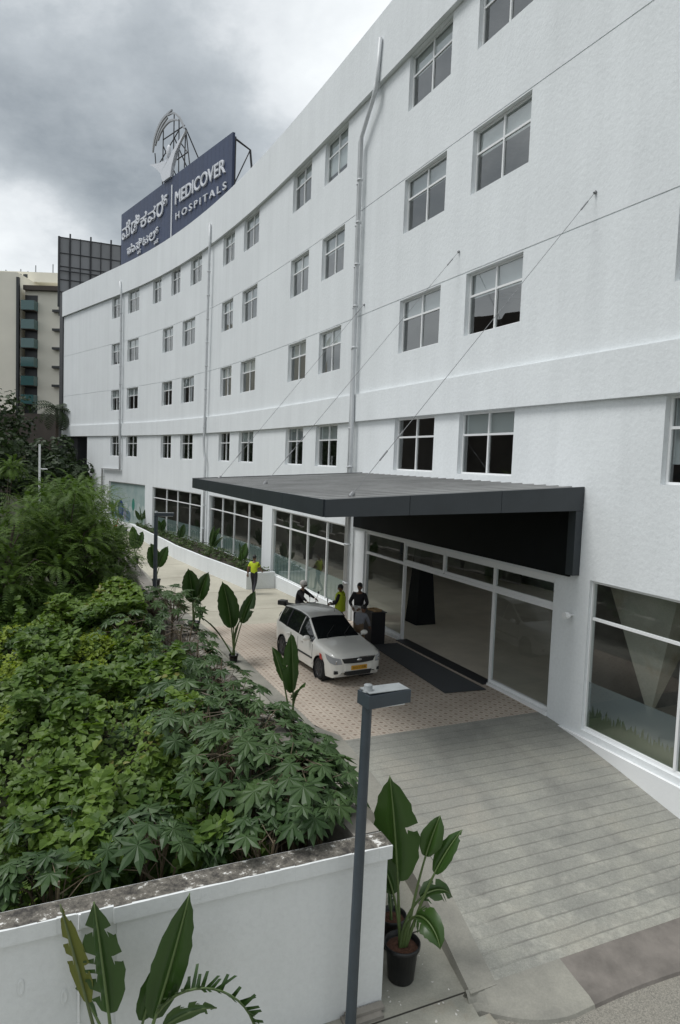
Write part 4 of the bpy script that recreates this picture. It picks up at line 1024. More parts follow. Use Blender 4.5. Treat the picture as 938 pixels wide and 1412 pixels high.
# brighter weeds
mb=MB(); q=random.Random(78); cnt=0
while cnt<9000:
    a=q.uniform(0,6.28); rr=q.random()**.5; x=-6.6+3.1*rr*math.cos(a); y=13.2+3.4*rr*math.sin(a)
    if noise.noise(Vector((x*.7,y*.7,5)))<-.18+.45*(rr-.5): continue
    zb=hz(x,y)+q.uniform(-.02,.30)*(1.15-rr)
    nrm=Vector((q.uniform(-.9,.9),q.uniform(-1.1,.6),1)); heart(mb,(x,y,zb),nrm,q.uniform(0,6.28),q.uniform(.035,.075),0); cnt+=1
o=mb.build('weed_patch',M['weed']); tag(o,'bright yellow-green weeds growing over the creepers','weeds',kind='stuff')

# feathery trees
def feather_tree(name,loc,h,rx,ry,rz_,nclump,seed,label,leafm='feather',group='feathery trees in the lot',spr=56,ls=.058):
    q=random.Random(seed); e=empty(name,loc); tag(e,label,'tree',group)
    tm=MB(); lm=MB(); cz=h-rz_
    top=Vector((q.uniform(-.2,.2),q.uniform(-.2,.2),cz))
    tm.tube([(0,0,0),top*.5+Vector((.1,0,0)),top],[.13,.10,.05],8)
    for i in range(nclump):
        a=q.uniform(0,6.28); ct=q.uniform(-.75,1); st=math.sqrt(1-ct*ct); rr=q.uniform(.45,1.0)
        c=Vector((rx*st*math.cos(a)*rr,ry*st*math.sin(a)*rr,cz+rz_*ct*rr)); cr_=q.uniform(.45,.8)
        tm.tube([top*q.uniform(.45,1),top.lerp(c,.6)+Vector((0,0,.15)),c],[.035,.02,.008],5,cap=False)
        for k in range(spr):
            b=q.uniform(0,6.28); e0=q.uniform(-.3,1.2); d=Vector((math.cos(b)*math.cos(e0),math.sin(b)*math.cos(e0),math.sin(e0)))
            p=c+d*cr_*q.uniform(.15,.8); l=q.uniform(.35,.65); n=9; sd=Vector((-math.sin(b),math.cos(b),0)); e1=e0
            for j in range(n):
                e1-=.13; dd=Vector((math.cos(b)*math.cos(e1),math.sin(b)*math.cos(e1),math.sin(e1))); p2=p+dd*(l/n); w=ls*math.sin(math.pi*(j+1)/(n+1))**.6*1.25
                for sg in (1,-1):
                    t1=p+sd*sg*w+dd*w*.5+Vector((0,0,-.01)); lm.quad(p,p+dd*(l/n)*.62,t1+dd*.018,t1)
                p=p2
    tm.build('trunk',M['bark'],e); lm.build('crown',M[leafm],e)
FT=[((-9.2,18.4),5.9,1.9,1.9,1.9,30,'feathery dark tree at the left edge above the weeds'),((-8.1,20.4),5.8,1.8,1.8,2.1,32,'feathery tree in the middle of the clump, tallest crown'),((-8.2,21.8),5.4,1.5,1.5,2.2,28,'feathery tree at the right side of the clump near the wall'),((-12.6,26.0),6.2,2.4,2.2,2.2,26,'feathery tree at the back left of the clump'),((-10.6,27.5),6.2,2.2,2.2,2.3,26,'feathery tree at the back of the clump before the dark trees'),((-7.0,19.2),3.2,1.0,1.0,1.2,18,'small bushy tree at the right foot of the clump'),((-10.0,25.5),5.9,1.5,1.6,1.9,24,'feathery tree with pale tips beside the white building corner'),((-7.6,17.6),3.3,1.5,1.1,1.2,20,'low dark bush under the feathery trees above the weeds'),((-10.4,17.0),3.4,1.4,1.1,1.3,18,'low bush at the left edge under the trees')]
for i,((x,y),h,a,b,c,nc,lb) in enumerate(FT): feather_tree('feathery_tree',(x,y,-1.3),h,a,b,c,nc,300+i,lb)
# distant dark trees
def far_tree(loc,h,r,seed,label,n=1500,ls=.35):
    q=random.Random(seed); e=empty('dark_tree',loc); tag(e,label,'tree','dark trees beyond the lot'); tm=MB(); lm=MB()
    top=Vector((0,0,h*.6)); tm.tube([(0,0,0),top],[.25,.12],8); cl=[]
    for k in range(14):
        a=q.uniform(0,6.28); c=Vector((math.cos(a)*r*q.uniform(.1,.8),math.sin(a)*r*q.uniform(.1,.8),h*q.uniform(.35,.92))); cl.append((c,r*q.uniform(.28,.5))); tm.tube([top*.7,c],[.09,.03],5,cap=False)
    for i in range(n):
        c,cr_=q.choice(cl); d=Vector((q.gauss(0,1),q.gauss(0,1),q.gauss(0,1))).normalized(); p=c+d*cr_*q.uniform(.6,1.05)
        heart(lm,p,d+Vector((q.uniform(-.6,.6),q.uniform(-.6,.6),.5)),q.uniform(0,6.28),ls*q.uniform(.5,1))
    tm.build('trunk',M['bark'],e); lm.build('crown',M['darkleaf'],e)
for i,((x,y),h,r,lb) in enumerate((((-31.,58),10.5,4.2,'dark tree at the left edge below the cream tower'),((-27.,50),8.0,3.6,'dark low tree behind the feathery clump at the left edge'),((-25.6,60),8.0,3.4,'dark tree in front of the grey-brown podium wall'),((-21.5,52),6.6,2.6,'dark bush left of the white pole'),((-26.5,72),9.5,3.2,'dark tree behind the black corner column'),((-33.,66),12.,4.2,'tall dark tree rising at the far left edge'),((-22.3,76),7.5,2.8,'dark tree seen through the gap under the building overhang'))):
    far_tree((x,y,-1.3),h,r,500+i,lb)
# palm
def palm(loc,h,seed,label):
    q=random.Random(seed); e=empty('palm_tree',loc); tag(e,label,'tree'); tm=MB(); tm.tube([(0,0,0),(.15,0,h*.5),(0.1,.1,h)],[.22,.17,.14],8); tm.build('trunk',M['bark'],e); lm=MB()
    for k in range(22):
        a=q.uniform(0,6.28); e0=q.uniform(-.3,1.2); p=Vector((.1,.1,h)); L_=2.6
        sd=Vector((-math.sin(a),math.cos(a),0))
        for j in range(12):
            e0-=.14; d=Vector((math.cos(a)*math.cos(e0),math.sin(a)*math.cos(e0),math.sin(e0))); p2=p+d*L_/12; w=.6*math.sin(math.pi*(j+1.5)/14)
            for sg in (1,-1): lm.quad(p,p2.lerp(p,.5),p+sd*sg*w+d*.2+Vector((0,0,-.3*w)),p+sd*sg*w+d*.12+Vector((0,0,-.32*w)))
            p=p2
    lm.build('crown',M['darkleaf'],e)
palm((-27.4,66,-1.3),11.0,9,'dark palm with drooping fronds left of the black corner column')
# white pole
e=empty('white_pole',(-19.7,45,-1.3)); tag(e,'thin white marker pole with a short side bracket rising from the greenery','pole')
m_=MB(); m_.tube([(0,0,0),(0,0,7.35)],.07,8); m_.build('shaft',M['frame'],e); m_=MB(); m_.tube([(0,0,5.75),(.5,0,5.75)],.04,6); m_.build('bracket',M['frame'],e)

# ------------------------------------------------------------------ HOTEL behind
hb_=empty('hotel_tower',(-60,115,-1.3)); tag(hb_,'cream tower block with a stack of teal glass balconies at the far left','building')
inv=Matrix.Translation(-Vector(hb_.location))
mb=MB(); mb.box(-90,-51.9,110,135,9.5,33.4); mb.box(-51.2,-36,111.4,135,9.5,31.2); spart(mb,'wall',M['cream'],hb_)
mb=MB(); mb.box(-90,-47.5,116,134,33.4,35.0); mb.box(-56,-49.5,118,130,35,35.3); spart(mb,'roof',M['cream'],hb_)
mb=MB(); mb.box(-51.2,-36,110.6,111.39,30.9,31.6); spart(mb,'eave',M['brownwall'],hb_)
mb=MB(); mb.box(-51.9,-51.5,109.8,110.3,5,32.6); spart(mb,'dark_fin',M['hoteldark'],hb_)
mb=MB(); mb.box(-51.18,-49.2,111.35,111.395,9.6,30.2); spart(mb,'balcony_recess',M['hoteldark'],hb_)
for k in range(6):
    z=12.9+2.93*k; m_=MB(); m_.box(-51.18,-49.15,109.9,111.34,z,z+.2); b=spart(m_,'balcony',M['brownwall'],hb_); m_=MB(); m_.box(-51.15,-49.1,109.8,109.88,z+.1,z+1.55); m_.box(-49.18,-49.1,109.88,111.3,z+.1,z+1.55); m_.build('balcony_glass',M['hotelglass'],b)
for k in range(5):
    m_=MB(); m_.box(-46.6,-36,110.6,111.39,15.9+2.93*k,16.25+2.93*k); spart(m_,'ledge',M['hoteldark'],hb_)
for k,(u,z) in enumerate(((-58.0,33.7),(-54.3,34.0),(-53.3,34.0),(-57,33.7))):
    m_=MB(); m_.box(u-.35,u+.35,115.96,115.995,z,z+.6); spart(m_,'vent_opening',M['hoteldark'],hb_)
m_=MB()
for u,h in ((-52.5,1.6),(-49.6,1.9),(-55,.9),(-57.5,.7),(-53.8,.6)): m_.tube([(u,118,35),(u,118,35+h)],.09,6)
spart(m_,'mast',M['steel'],hb_)
nb=empty('reflected_block',(-68,46,-1.3)); tag(nb,'unseen brown-grey block added beyond the left edge for the windows to reflect','building'); inv=Matrix.Translation(-Vector(nb.location))  # unseen building, added so the lower windows have something dark to reflect
mb=MB(); mb.box(-78,-62,14,40,-1.3,21); mb.box(-80,-64,40.5,60,-1.3,26); mb.box(-78,-60,60.5,84,-1.3,19); spart(mb,'wall',M['brownwall'],nb)
for k in range(6):
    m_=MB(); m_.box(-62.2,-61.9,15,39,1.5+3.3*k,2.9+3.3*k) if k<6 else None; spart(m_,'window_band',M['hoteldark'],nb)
mb=MB(); mb.box(-95,-30,104,109,-1.3,11.2); o=mb.build('podium_wall',M['brownwall']); tag(o,'long grey-brown blockwork wall at the foot of the cream tower','wall')
# lamp posts
def lamp(loc,hpost,rz,label,r=.062):
    e=empty('lamp_post',loc,rz); tag(e,label,'lamp post')
    m_=MB(); m_.lathe([(r*1.9,0),(r*1.9,.02),(r*1.08,.03),(r*1.05,.04),(r*.92,hpost)],20); m_.build('post',M['lamp'],e,True)
    m_=MB(); m_.lathe([(r*.92,hpost),(r*1.05,hpost+.005),(r*.8,hpost+.01),(r*.8,hpost+.075),(r*.7,hpost+.085),(0,hpost+.088)],20); m_.build('post_cap',M['lampspot'],e,True)
    m_=MB(); a=[Vector(p) for p in ((-.07,-.19,hpost-.13),(.42,-.19,hpost-.10),(.42,.19,hpost-.10),(-.07,.19,hpost-.13),(-.05,-.15,hpost+.03),(.40,-.15,hpost+.06),(.40,.15,hpost+.06),(-.05,.15,hpost+.03))]
    return e
def lamp_head(e,L_,W,h,z,mi='lamp'):
    m_=MB(); m_.hexa([Vector(p) for p in ((-.06,-W/2,z),(L_,-W/2,z+.02),(L_,W/2,z+.02),(-.06,W/2,z),(-.06,-W/2,z+h),(L_,-W/2,z+h+.02),(L_,W/2,z+h+.02),(-.06,W/2,z+h))])
    hd=m_.build('lamp_head',M['lamp'],e)
    m_=MB(); m_.box(-.045,L_-.015,-W/2+.015,W/2-.015,z+h+.022,z+h+.03); m_.build('lid',M['lampspot'],hd)
    m_=MB(); m_.box(.05,L_-.05,-W/2+.04,W/2-.04,z-.012,z-.001); m_.build('diffuser',M['frame'],hd)
e=lamp((.345,7.62,-1.1),4.12,R(28),'blue-grey lamp post with a flat box head in front of the white wall')
e.rotation_euler=(0,R(.75),R(28)); lamp_head(e,.50,.26,.15,3.96)
x,y,z=pt_on(33.2,5.9); e=lamp((x,y,z),3.75,R(15),'slim dark lamp post beyond the grey wall in the distance',.085); lamp_head(e,.75,.22,.12,3.62)
# far red chair-like object and bin by the planter end
x,y,z=pt_on(61.5,.9); e=empty('plastic_chair',(x,y,zg(61.5)),R(200)); tag(e,'red plastic chair by the far end of the white planter','chair')
m_=MB(); m_.box(-.25,.25,-.25,.25,.42,.46); m_.build('seat',M['red'],e)
m_=MB(); m_.hexa([Vector(p) for p in ((-.25,-.25,.46),(-.2,-.25,.46),(-.2,.25,.46),(-.25,.25,.46),(-.36,-.22,1.0),(-.32,-.22,1.0),(-.32,.22,1.0),(-.36,.22,1.0))]); m_.build('backrest',M['red'],e)
for a in (-.22,.22):
    for b in (-.22,.22): m_=MB(); m_.tube([(a,b,.42),(a*1.15,b*1.15,0)],.022,6); m_.build('leg',M['red'],e)
x,y,z=pt_on(58.9,1.0); e=empty('litter_bin',(x,y,zg(58.9))); tag(e,'small grey bin at the far end of the white planter','bin')
m_=MB(); m_.lathe([(0,0),(.15,0),(.19,.5),(.2,.5),(.2,.53),(.17,.53)],16); m_.build('bin_body',M['lamp'],e); m_=MB(); m_.lathe([(.21,.53),(.19,.6),(0,.62)],16); m_.build('lid',M['lamp'],e)

# ------------------------------------------------------------------ CAR
def make_car(loc,heading,pitch=0.):
    e=empty('parked_car',loc); e.rotation_euler=(0,pitch,heading)
    tag(e,'off-white taxi hatchback with a yellow number plate standing on the pavers before the entrance','car')
    Wt=[(-2.10,.60),(-2.06,.70),(-1.95,.775),(-1.7,.835),(-1.,.868),(1.,.865),(1.5,.85),(1.75,.82),(1.9,.79),(2.0,.745),(2.07,.67),(2.12,.54)]
    ZS=[(-2.10,.93),(-1.9,.985),(-1.5,.99),(-.3,.955),(.6,.925),(1.0,.90),(1.5,.865),(1.8,.82),(2.0,.775),(2.12,.72)]
    ZT=[(-2.10,1.0),(-2.03,1.06),(-1.85,1.37),(-1.7,1.47),(-1.2,1.525),(-.5,1.545),(-.1,1.51),(.12,1.45),(.90,1.005),(1.0,.985),(1.5,.945),(1.8,.895),(2.0,.835),(2.12,.755)]
    YR=[(-2.10,.55),(-2.0,.60),(-1.8,.57),(-1.2,.60),(-.1,.60),(.12,.60),(.9,.735),(1.0,.74),(1.5,.70),(1.8,.67),(2.0,.62),(2.12,.48)]
    ZB=[(-2.10,.42),(-1.9,.28),(-1.7,.22),(1.7,.2),(1.95,.21),(2.08,.27),(2.12,.36)]
    AX_F,AX_R,RA=1.30,-1.33,.355
    xs=sorted(set([-2.10,-2.06,-2.03,-1.95,-1.85,-1.7,-1.2,-.98,-.5,-.1,-.06,.12,.3,.5,.7,.84,.90,1.0,1.5,1.75,1.8,1.9,1.95,2.0,2.04,2.07,2.10,2.12]+[AX_F+RA*math.cos(a*math.pi/8) for a in range(9)]+[AX_R+RA*math.cos(a*math.pi/8) for a in range(9)]))
    xs=[x for i,x in enumerate(xs) if i==0 or x-xs[i-1]>.012]
    def ring(x):
        W=interp(Wt,x); zs2=interp(ZS,x); zt=max(interp(ZT,x),zs2+.004); yr=interp(YR,x); zb=interp(ZB,x)
        for ax in (AX_F,AX_R):
            d=RA*RA-(x-ax)**2
            if d>0: zb=max(zb,.30+math.sqrt(d))
        zb=min(zb,zs2-.1)
        hood=zt-zs2<.2
        rz=max(zt-(.07 if not hood else .012),zs2+.002)
        p=[(W*.955,zb),(W*.99,zb+.30*(zs2-zb)),(W,zb+.62*(zs2-zb)),(W*.985,zs2-.05),(W*.955,zs2)]
        ym=(W*.955+yr)/2+(.02 if not hood else .0); p.append((ym,(zs2+rz)/2)); p.append((yr,rz)); p.append((yr*.93,zt-(.02 if not hood else .004))); p.append((yr*.5,zt)); p.append((0,zt+.012))
        return p
    rings=[ring(x) for x in xs]; K=len(rings[0])
    body=MB(); glass={}
    def g(nm): return glass.setdefault(nm,MB())
    for sgn in (1,-1):
        for i in range(len(xs)-1):
            xm=(xs[i]+xs[i+1])/2
            for k in range(K-1):
                q=[(xs[i],rings[i][k]),(xs[i+1],rings[i+1][k]),(xs[i+1],rings[i+1][k+1]),(xs[i],rings[i][k+1])]
                v=[Vector((x,sgn*y,z)) for x,(y,z) in q]
                if sgn<0: v=[v[0],v[3],v[2],v[1]]
                tgt=body
                if .12<=xm<=.88 and k in (7,8): tgt=g('windscreen')
                elif -2.03<=xm<=-1.8 and k in (7,8): tgt=g('rear_window')
                elif k in (4,5) and -.98<xm<-.1: tgt=g('rear_door_window'+('' if sgn>0 else ' '))
                elif k in (4,5) and -.06<xm<.82: tgt=g('front_door_window'+('' if sgn>0 else ' '))
                elif k in (4,5) and -1.75<xm<-.98: tgt=g('quarter_window'+('' if sgn>0 else ' '))
                tgt.add(v if sgn<0 else v,[(0,1,2,3)])
    # nose and tail caps
    for idx,flip in ((len(xs)-1,False),(0,True)):
        r=rings[idx]; x=xs[idx]; pl_=[Vector((x,y,z)) for y,z in r]+[Vector((x,-y,z)) for y,z in reversed(r[:-1])]
        body.add(pl_,[tuple(range(len(pl_))) if not flip else tuple(reversed(range(len(pl_))))])
    body.box(-1.95,1.95,-.72,.72,.2,.34)
    bm=bmesh.new(); me=bpy.data.meshes.new('t'); me.from_pydata(body.v,[],body.f); bm.from_mesh(me); bmesh.ops.remove_doubles(bm,verts=bm.verts[:],dist=.002); bmesh.ops.recalc_face_normals(bm,faces=bm.faces[:]); bm.to_mesh(me); bm.free()
    me.name='body'; me.materials.append(M['carpaint']); me.polygons.foreach_set('use_smooth',[True]*len(me.polygons)); b=bpy.data.objects.new('body',me); COL.objects.link(b); b.parent=e
    md=b.modifiers.new('es','EDGE_SPLIT'); md.split_angle=R(38)
    for nm,mb_ in glass.items():
        for i,v in enumerate(mb_.v): pass
        o=mb_.build(nm.strip(),M['carglass'],e,False)
    # interior hint: seats seen through would be dark; roof and pillars are part of the body
    def Wat(x): return interp(Wt,x)
    # rub strip, sill, door seams, handles
    for sgn in (1,-1):
        m_=MB()
        pts=[(x,sgn*(Wat(x)+.004),.50) for x in (-.92,-.5,0,.5,.9)]; m_.tube(pts,.022,6); m_.build('side_moulding',M['trimblack'],e)
        m_=MB(); m_.box(-.95,.95,sgn*.80-.02,sgn*.80+.02,.19,.27); m_.build('sill',M['trimblack'],e)
        m_=MB()
        for xx in (-.08,.92):
            m_.tube([(xx-.02,sgn*(Wat(xx)*.97+.004),.32),(xx,sgn*(Wat(xx)+.003),.6),(xx-.01,sgn*(Wat(xx)*.985+.004),.88)],.006,4)
        m_.build('door_seam',M['trimblack'],e)
        for xx in (-.85,.12): m_=MB(); m_.tube([(xx,sgn*(Wat(xx)+.015),.82),(xx+.16,sgn*(Wat(xx)+.015),.82)],.017,6); m_.build('door_handle',M['carpaint'],e)
        m_=MB(); m_.ellip((.72,sgn*.97,1.02),(.07,.12,.075),12,8); m_.tube([(.74,sgn*.84,.96),(.72,sgn*.93,1.0)],.03,6); m_.build('wing_mirror',M['carpaint'],e,True)
        # pillar blackouts over the roof edge
        m_=MB(); m_.tube([(.12,sgn*.60,1.40),(-.1,sgn*.605,1.455),(-.5,sgn*.607,1.49),(-1.2,sgn*.607,1.47),(-1.65,sgn*.59,1.42)],.018,6); m_.build('roof_moulding',M['trimblack'],e)
        for (xa,xb,w) in ((-.02,.0,.05),(-.98,-.98,.06)):
            m_=MB(); r0=ring(xa); m_.tube([(xa,sgn*(r0[4][0]+.004),r0[4][1]),(xa,sgn*(r0[5][0]+.006),r0[5][1]),(xa,sgn*(r0[6][0]+.004),r0[6][1])],w*.55,6); m_.build('door_pillar',M['trimblack'],e)
        # headlamps
        m_=MB(); pts=[]
        L1=[(1.70,.845,.82),(1.90,.80,.79),(2.02,.735,.765),(2.10,.56,.735)]
        lo=[(1.80,.835,.69),(1.93,.80,.61),(2.05,.71,.575),(2.135,.52,.59)]
        vs=[Vector((x+.008,sgn*(y+.006),z)) for x,y,z in L1]+[Vector((x+.008,sgn*(y+.006),z)) for x,y,z in lo]
        m_.add(vs,[(i,i+1,i+5,i+4) if sgn<0 else (i+4,i+5,i+1,i) for i in range(3)]); hl=m_.build('headlight',M['lens'],e,True)
        m_=MB(); m_.lathe([(0,.0),(.05,.004),(.062,0)],12,Matrix.Translation((2.075,sgn*.64,.635))@Matrix.Rotation(R(90),4,'Y')); m_.build('headlight_bulb',M['chrome'],hl)
        m_=MB(); m_.box(2.035,2.085,sgn*.60-.13,sgn*.60+.10,.33,.41); m_.build('fog_lamp_recess',M['trimblack'],e)
        m_=MB(); m_.hexa([Vector((x,sgn*y,z)) for x,y,z in ((-2.08,.60,.72),(-2.09,.52,.72),(-1.96,.70,.72),(-1.9,.79,.72),(-2.05,.62,1.0),(-2.07,.52,1.0),(-1.95,.68,1.0),(-1.9,.75,1.0))]); m_.build('tail_light',M['red'],e)
        # wheels
        for ax in (AX_F,AX_R):
            T=Matrix.Translation((ax,sgn*.73,.30))@Matrix.Rotation(R(-90*sgn),4,'X')
            w_=empty('wheel'); w_.parent=e
            m_=MB(); m_.lathe([(.20,.085),(.265,.10),(.295,.075),(.302,.03),(.302,-.05),(.29,-.085),(.2,-.095)],28,T); m_.build('tyre',M['rubber'],w_,True)
            m_=MB(); m_.lathe([(0,.085),(.05,.09),(.07,.07),(.19,.075),(.205,.09)],20,T)
            for k in range(7): 
                a=2*math.pi*k/7; m_.box(.06,.2,-.02,.02,.074,.086,0,T@Matrix.Rotation(a,4,'Z'))
            m_.build('rim',M['rim'],w_)
            m_=MB(); m_.lathe([(RA-.004,.115),(RA-.004,-.3),(0.05,-.3)],20,T); m_.build('wheel_well',M['trimblack'],e)
    # front details
    m_=MB(); m_.add([Vector(p) for p in ((2.125,.54,.735),(2.15,.25,.745),(2.155,0,.747),(2.15,-.25,.745),(2.125,-.54,.735),(2.135,.46,.61),(2.16,.22,.60),(2.17,0,.598),(2.16,-.22,.60),(2.135,-.46,.61))],[(i+5,i+6,i+1,i) for i in range(4)]); m_.build('grille',M['trimblack'],e)
    m_=MB(); m_.tube([(2.128,.54,.74),(2.155,.25,.75),(2.162,0,.752),(2.155,-.25,.75),(2.128,-.54,.74)],.012,6); m_.build('grille_chrome',M['chrome'],e)
    m_=MB(); m_.ellip((2.168,0,.685),(.01,.075,.035),12,6); m_.build('grille_badge',M['chrome'],e)
    m_=MB(); m_.hexa([Vector(p) for p in ((2.09,-.42,.28),(2.17,-.36,.28),(2.17,.36,.28),(2.09,.42,.28),(2.1,-.46,.40),(2.175,-.40,.40),(2.175,.40,.40),(2.1,.46,.40))]); m_.build('lower_intake',M['trimblack'],e)
    # bumper nose plane in front of the cap
    m_=MB(); m_.hexa([Vector(p) for p in ((2.05,-.55,.40),(2.155,-.42,.40),(2.155,.42,.40),(2.05,.55,.40),(2.05,-.56,.56),(2.14,-.42,.56),(2.14,.42,.56),(2.05,.56,.56))]); m_.build('bumper',M['carpaint'],e,False)
    m_=MB(); m_.box(2.165,2.18,-.25,.25,.425,.54); pt=m_.build('number_plate',M['plate'],e)
    c=bpy.data.curves.new('t','FONT'); c.body='KA 51 C 8286'; c.size=.085; c.align_x='CENTER'; c.align_y='CENTER'; c.extrude=.001; o=bpy.data.objects.new('t',c); COL.objects.link(o); d=bpy.context.evaluated_depsgraph_get(); me=bpy.data.meshes.new_from_object(o.evaluated_get(d)); bpy.data.objects.remove(o)
    me.transform(Matrix.Translation((2.183,0,.4825))@Matrix(((0,0,1,0),(1,0,0,0),(0,1,0,0),(0,0,0,1)))@Matrix.Diagonal((.86,1.,1,1))); me.materials.clear(); me.materials.append(M['trimblack']); me.name='lettering'; o=bpy.data.objects.new('lettering',me); COL.objects.link(o); o.parent=pt
    m_=MB(); m_.add([Vector((1.42,-.868,.62)),Vector((1.56,-.862,.60)),Vector((1.50,-.858,.74)),Vector((1.38,-.862,.76))],[(0,1,2,3)]); m_.build('red_sticker',M['red'],e)
    for sg in (-.38,.2):
        m_=MB(); m_.tube([(.95,sg,1.0),(.80,sg+.05,1.07),(.50,sg+.42,1.25)],.009,5); m_.build('wiper',M['trimblack'],e)
    m_=MB(); m_.tube([(.02,.30,1.53),(-.06,.30,1.72)],.006,5); m_.build('aerial',M['trimblack'],e)
    m_=MB(); m_.box(.70,.78,-.25,.15,1.0,1.02); 
    return e
hx,hy=.48,-.877
car_=make_car((-.30,19.0,zg(20)+.035),math.atan2(hy,hx)); car_.scale=(.90,.92,.965)

# ------------------------------------------------------------------ PEOPLE
def skin_mesh(verts,edges,radii,root=0,sub=2):
    me=bpy.data.meshes.new('sk'); me.from_pydata([tuple(v) for v in verts],edges,[]); o=bpy.data.objects.new('sk',me); COL.objects.link(o)
    md=o.modifiers.new('s','SKIN'); md.use_smooth_shade=True
    sv=me.skin_vertices[0].data
    for i,r in enumerate(radii): sv[i].radius=(r,r) if not hasattr(r,'__len__') else r
    sv[root].use_root=True
    m2=o.modifiers.new('u','SUBSURF'); m2.levels=sub; m2.render_levels=sub
    d=bpy.context.evaluated_depsgraph_get(); out=bpy.data.meshes.new_from_object(o.evaluated_get(d)); bpy.data.objects.remove(o); bpy.data.meshes.remove(me); return out
def person(loc,yaw,label,J,shirt,trous,sleeve=True,headturn=0.,nod=0.,helmet=None,hair=True,scale=1.,group=None,vest=None):
    """J: joint overrides, local frame: +X forward, +Y left, Z up."""
    e=empty('person',loc,yaw); e.scale=(scale,)*3; tag(e,label,'person',group)
    j={'pel':(0,0,.93),'sp':(0,0,1.08),'ch':(0,0,1.28),'nk':(0.0,0,1.44),'hd':(.01,0,1.52),
       'ls':(0,.175,1.38),'le':(0,.24,1.10),'lw':(.04,.25,.86),'rs':(0,-.175,1.38),'re':(0,-.24,1.10),'rw':(.04,-.25,.86),
       'lh':(0,.09,.88),'lk':(.02,.10,.49),'la':(0,.10,.08),'lt':(.15,.11,.04),'rh':(0,-.09,.88),'rk':(.02,-.10,.49),'ra':(0,-.10,.08),'rt':(.15,-.11,.04)}
    j.update(J); V={k:Vector(v) for k,v in j.items()}
    names=list(V); idx={k:i for i,k in enumerate(names)}; verts=[V[k] for k in names]
    rad={'pel':(.165,.135),'sp':(.165,.13),'ch':(.19,.135),'nk':.062,'hd':.06,'ls':.080,'le':.056,'lw':.036,'rs':.080,'re':.056,'rw':.036,'lh':.10,'lk':.070,'la':.050,'lt':.035,'rh':.10,'rk':.070,'ra':.050,'rt':.035}
    radii=[rad[k] for k in names]
    ed=[('pel','sp'),('sp','ch'),('ch','nk'),('nk','hd'),('ch','ls'),('ls','le'),('le','lw'),('ch','rs'),('rs','re'),('re','rw'),('pel','lh'),('lh','lk'),('lk','la'),('la','lt'),('pel','rh'),('rh','rk'),('rk','ra'),('ra','rt')]
    edges=[(idx[a],idx[b]) for a,b in ed]
    me=skin_mesh(verts,edges,radii,idx['pel'])
    bm=bmesh.new(); bm.from_mesh(me)
    segs=[(V[a],V[b],a,b) for a,b in ed]
    mats=[M[shirt],M[trous],M['skin'],M['shoe']]
    def near(p):
        best=None
        for a,b,na,nb in segs:
            ab=b-a; t=max(0,min(1,(p-a).dot(ab)/max(ab.length_squared,1e-9))); d=(p-(a+ab*t)).length
            if best is None or d<best[0]: best=(d,na,nb,t)
        return best
    for f in bm.faces:
        d,na,nb,t=near(f.calc_center_median()); mi=0
        if nb in('hd',): mi=2
        elif nb=='nk' and t>.75: mi=2
        elif nb in('le','re'): mi=0 if (sleeve or t<.55) else 2
        elif nb in('lw','rw'): mi=0 if (sleeve and t<.85) else 2
        elif nb in('lh','rh','lk','rk'): mi=1
        elif nb in('la','ra'): mi=1 if t<.9 else 3
        elif nb in('lt','rt'): mi=3
        elif nb=='sp' and t<.15: mi=1
        f.material_index=mi; f.smooth=True
    # hands: palm and five fingers, grown separately and merged into the same body mesh
    for sd,w,el in (('l','lw','le'),('r','rw','re')):
        d=(V[w]-V[el]).normalized(); side=d.cross(Vector((0,0,1)));  side=side.normalized() if side.length>.1 else Vector((1,0,0)); 
        cu=side.cross(d)
        hv=[V[w],V[w]+d*.05,V[w]+d*.09]; he=[(0,1),(1,2)]; hr=[.026,.034,.034]
        fi=[]
        for k,(o_,l) in enumerate(((-.03,.065),(-.01,.078),(.011,.074),(.03,.058))):
            b=len(hv); hv+=[V[w]+d*.095+side*o_,V[w]+d*(.095+l*.6)+side*o_*1.1-cu*.012,V[w]+d*(.095+l)+side*o_*1.1-cu*.035]; he+=[(2,b),(b,b+1),(b+1,b+2)]; hr+=[.011,.0095,.008]
        b=len(hv); hv+=[V[w]+d*.06-side*.045-cu*.01,V[w]+d*.10-side*.055-cu*.02]; he+=[(1,b),(b,b+1)]; hr+=[.013,.010]
        hm=skin_mesh(hv,he,hr,0,1); n0=len(bm.faces); bm.from_mesh(hm); bpy.data.meshes.remove(hm)
        bm.faces.ensure_lookup_table()
        for f in bm.faces[n0:]: f.material_index=2; f.smooth=True
    # head with face
    HM=Matrix.Translation(V['hd']+Vector((0,0,.10)))@Matrix.Rotation(headturn,4,'Z')@Matrix.Rotation(nod,4,'Y')
    hb2=MB(); hb2.ellip((0,0,0),(.095,.076,.118),16,12,0,HM); hb2.ellip((.02,0,-.055),(.07,.058,.062),12,8,0,HM)
    hb2.ellip((.098,0,-.012),(.018,.013,.028),8,6,0,HM)
    for s_ in (1,-1): hb2.ellip((-.005,s_*.078,-.012),(.022,.012,.034),8,6,0,HM); hb2.ellip((.082,s_*.032,.012),(.012,.014,.008),8,6,1,HM)
    hb2.ellip((.083,0,-.058),(.012,.026,.007),8,5,2,HM)
    t=bpy.data.meshes.new('t'); t.from_pydata(hb2.v,[],hb2.f); n0=len(bm.faces); bm.from_mesh(t); bm.faces.ensure_lookup_table()
    for f,mi in zip(bm.faces[n0:],hb2.m): f.material_index=2 if mi!=1 else 3; f.smooth=True
    bm.to_mesh(me); bm.free(); me.name='body'
    for m_ in mats: me.materials.append(m_)
    b=bpy.data.objects.new('body',me); COL.objects.link(b); b.parent=e
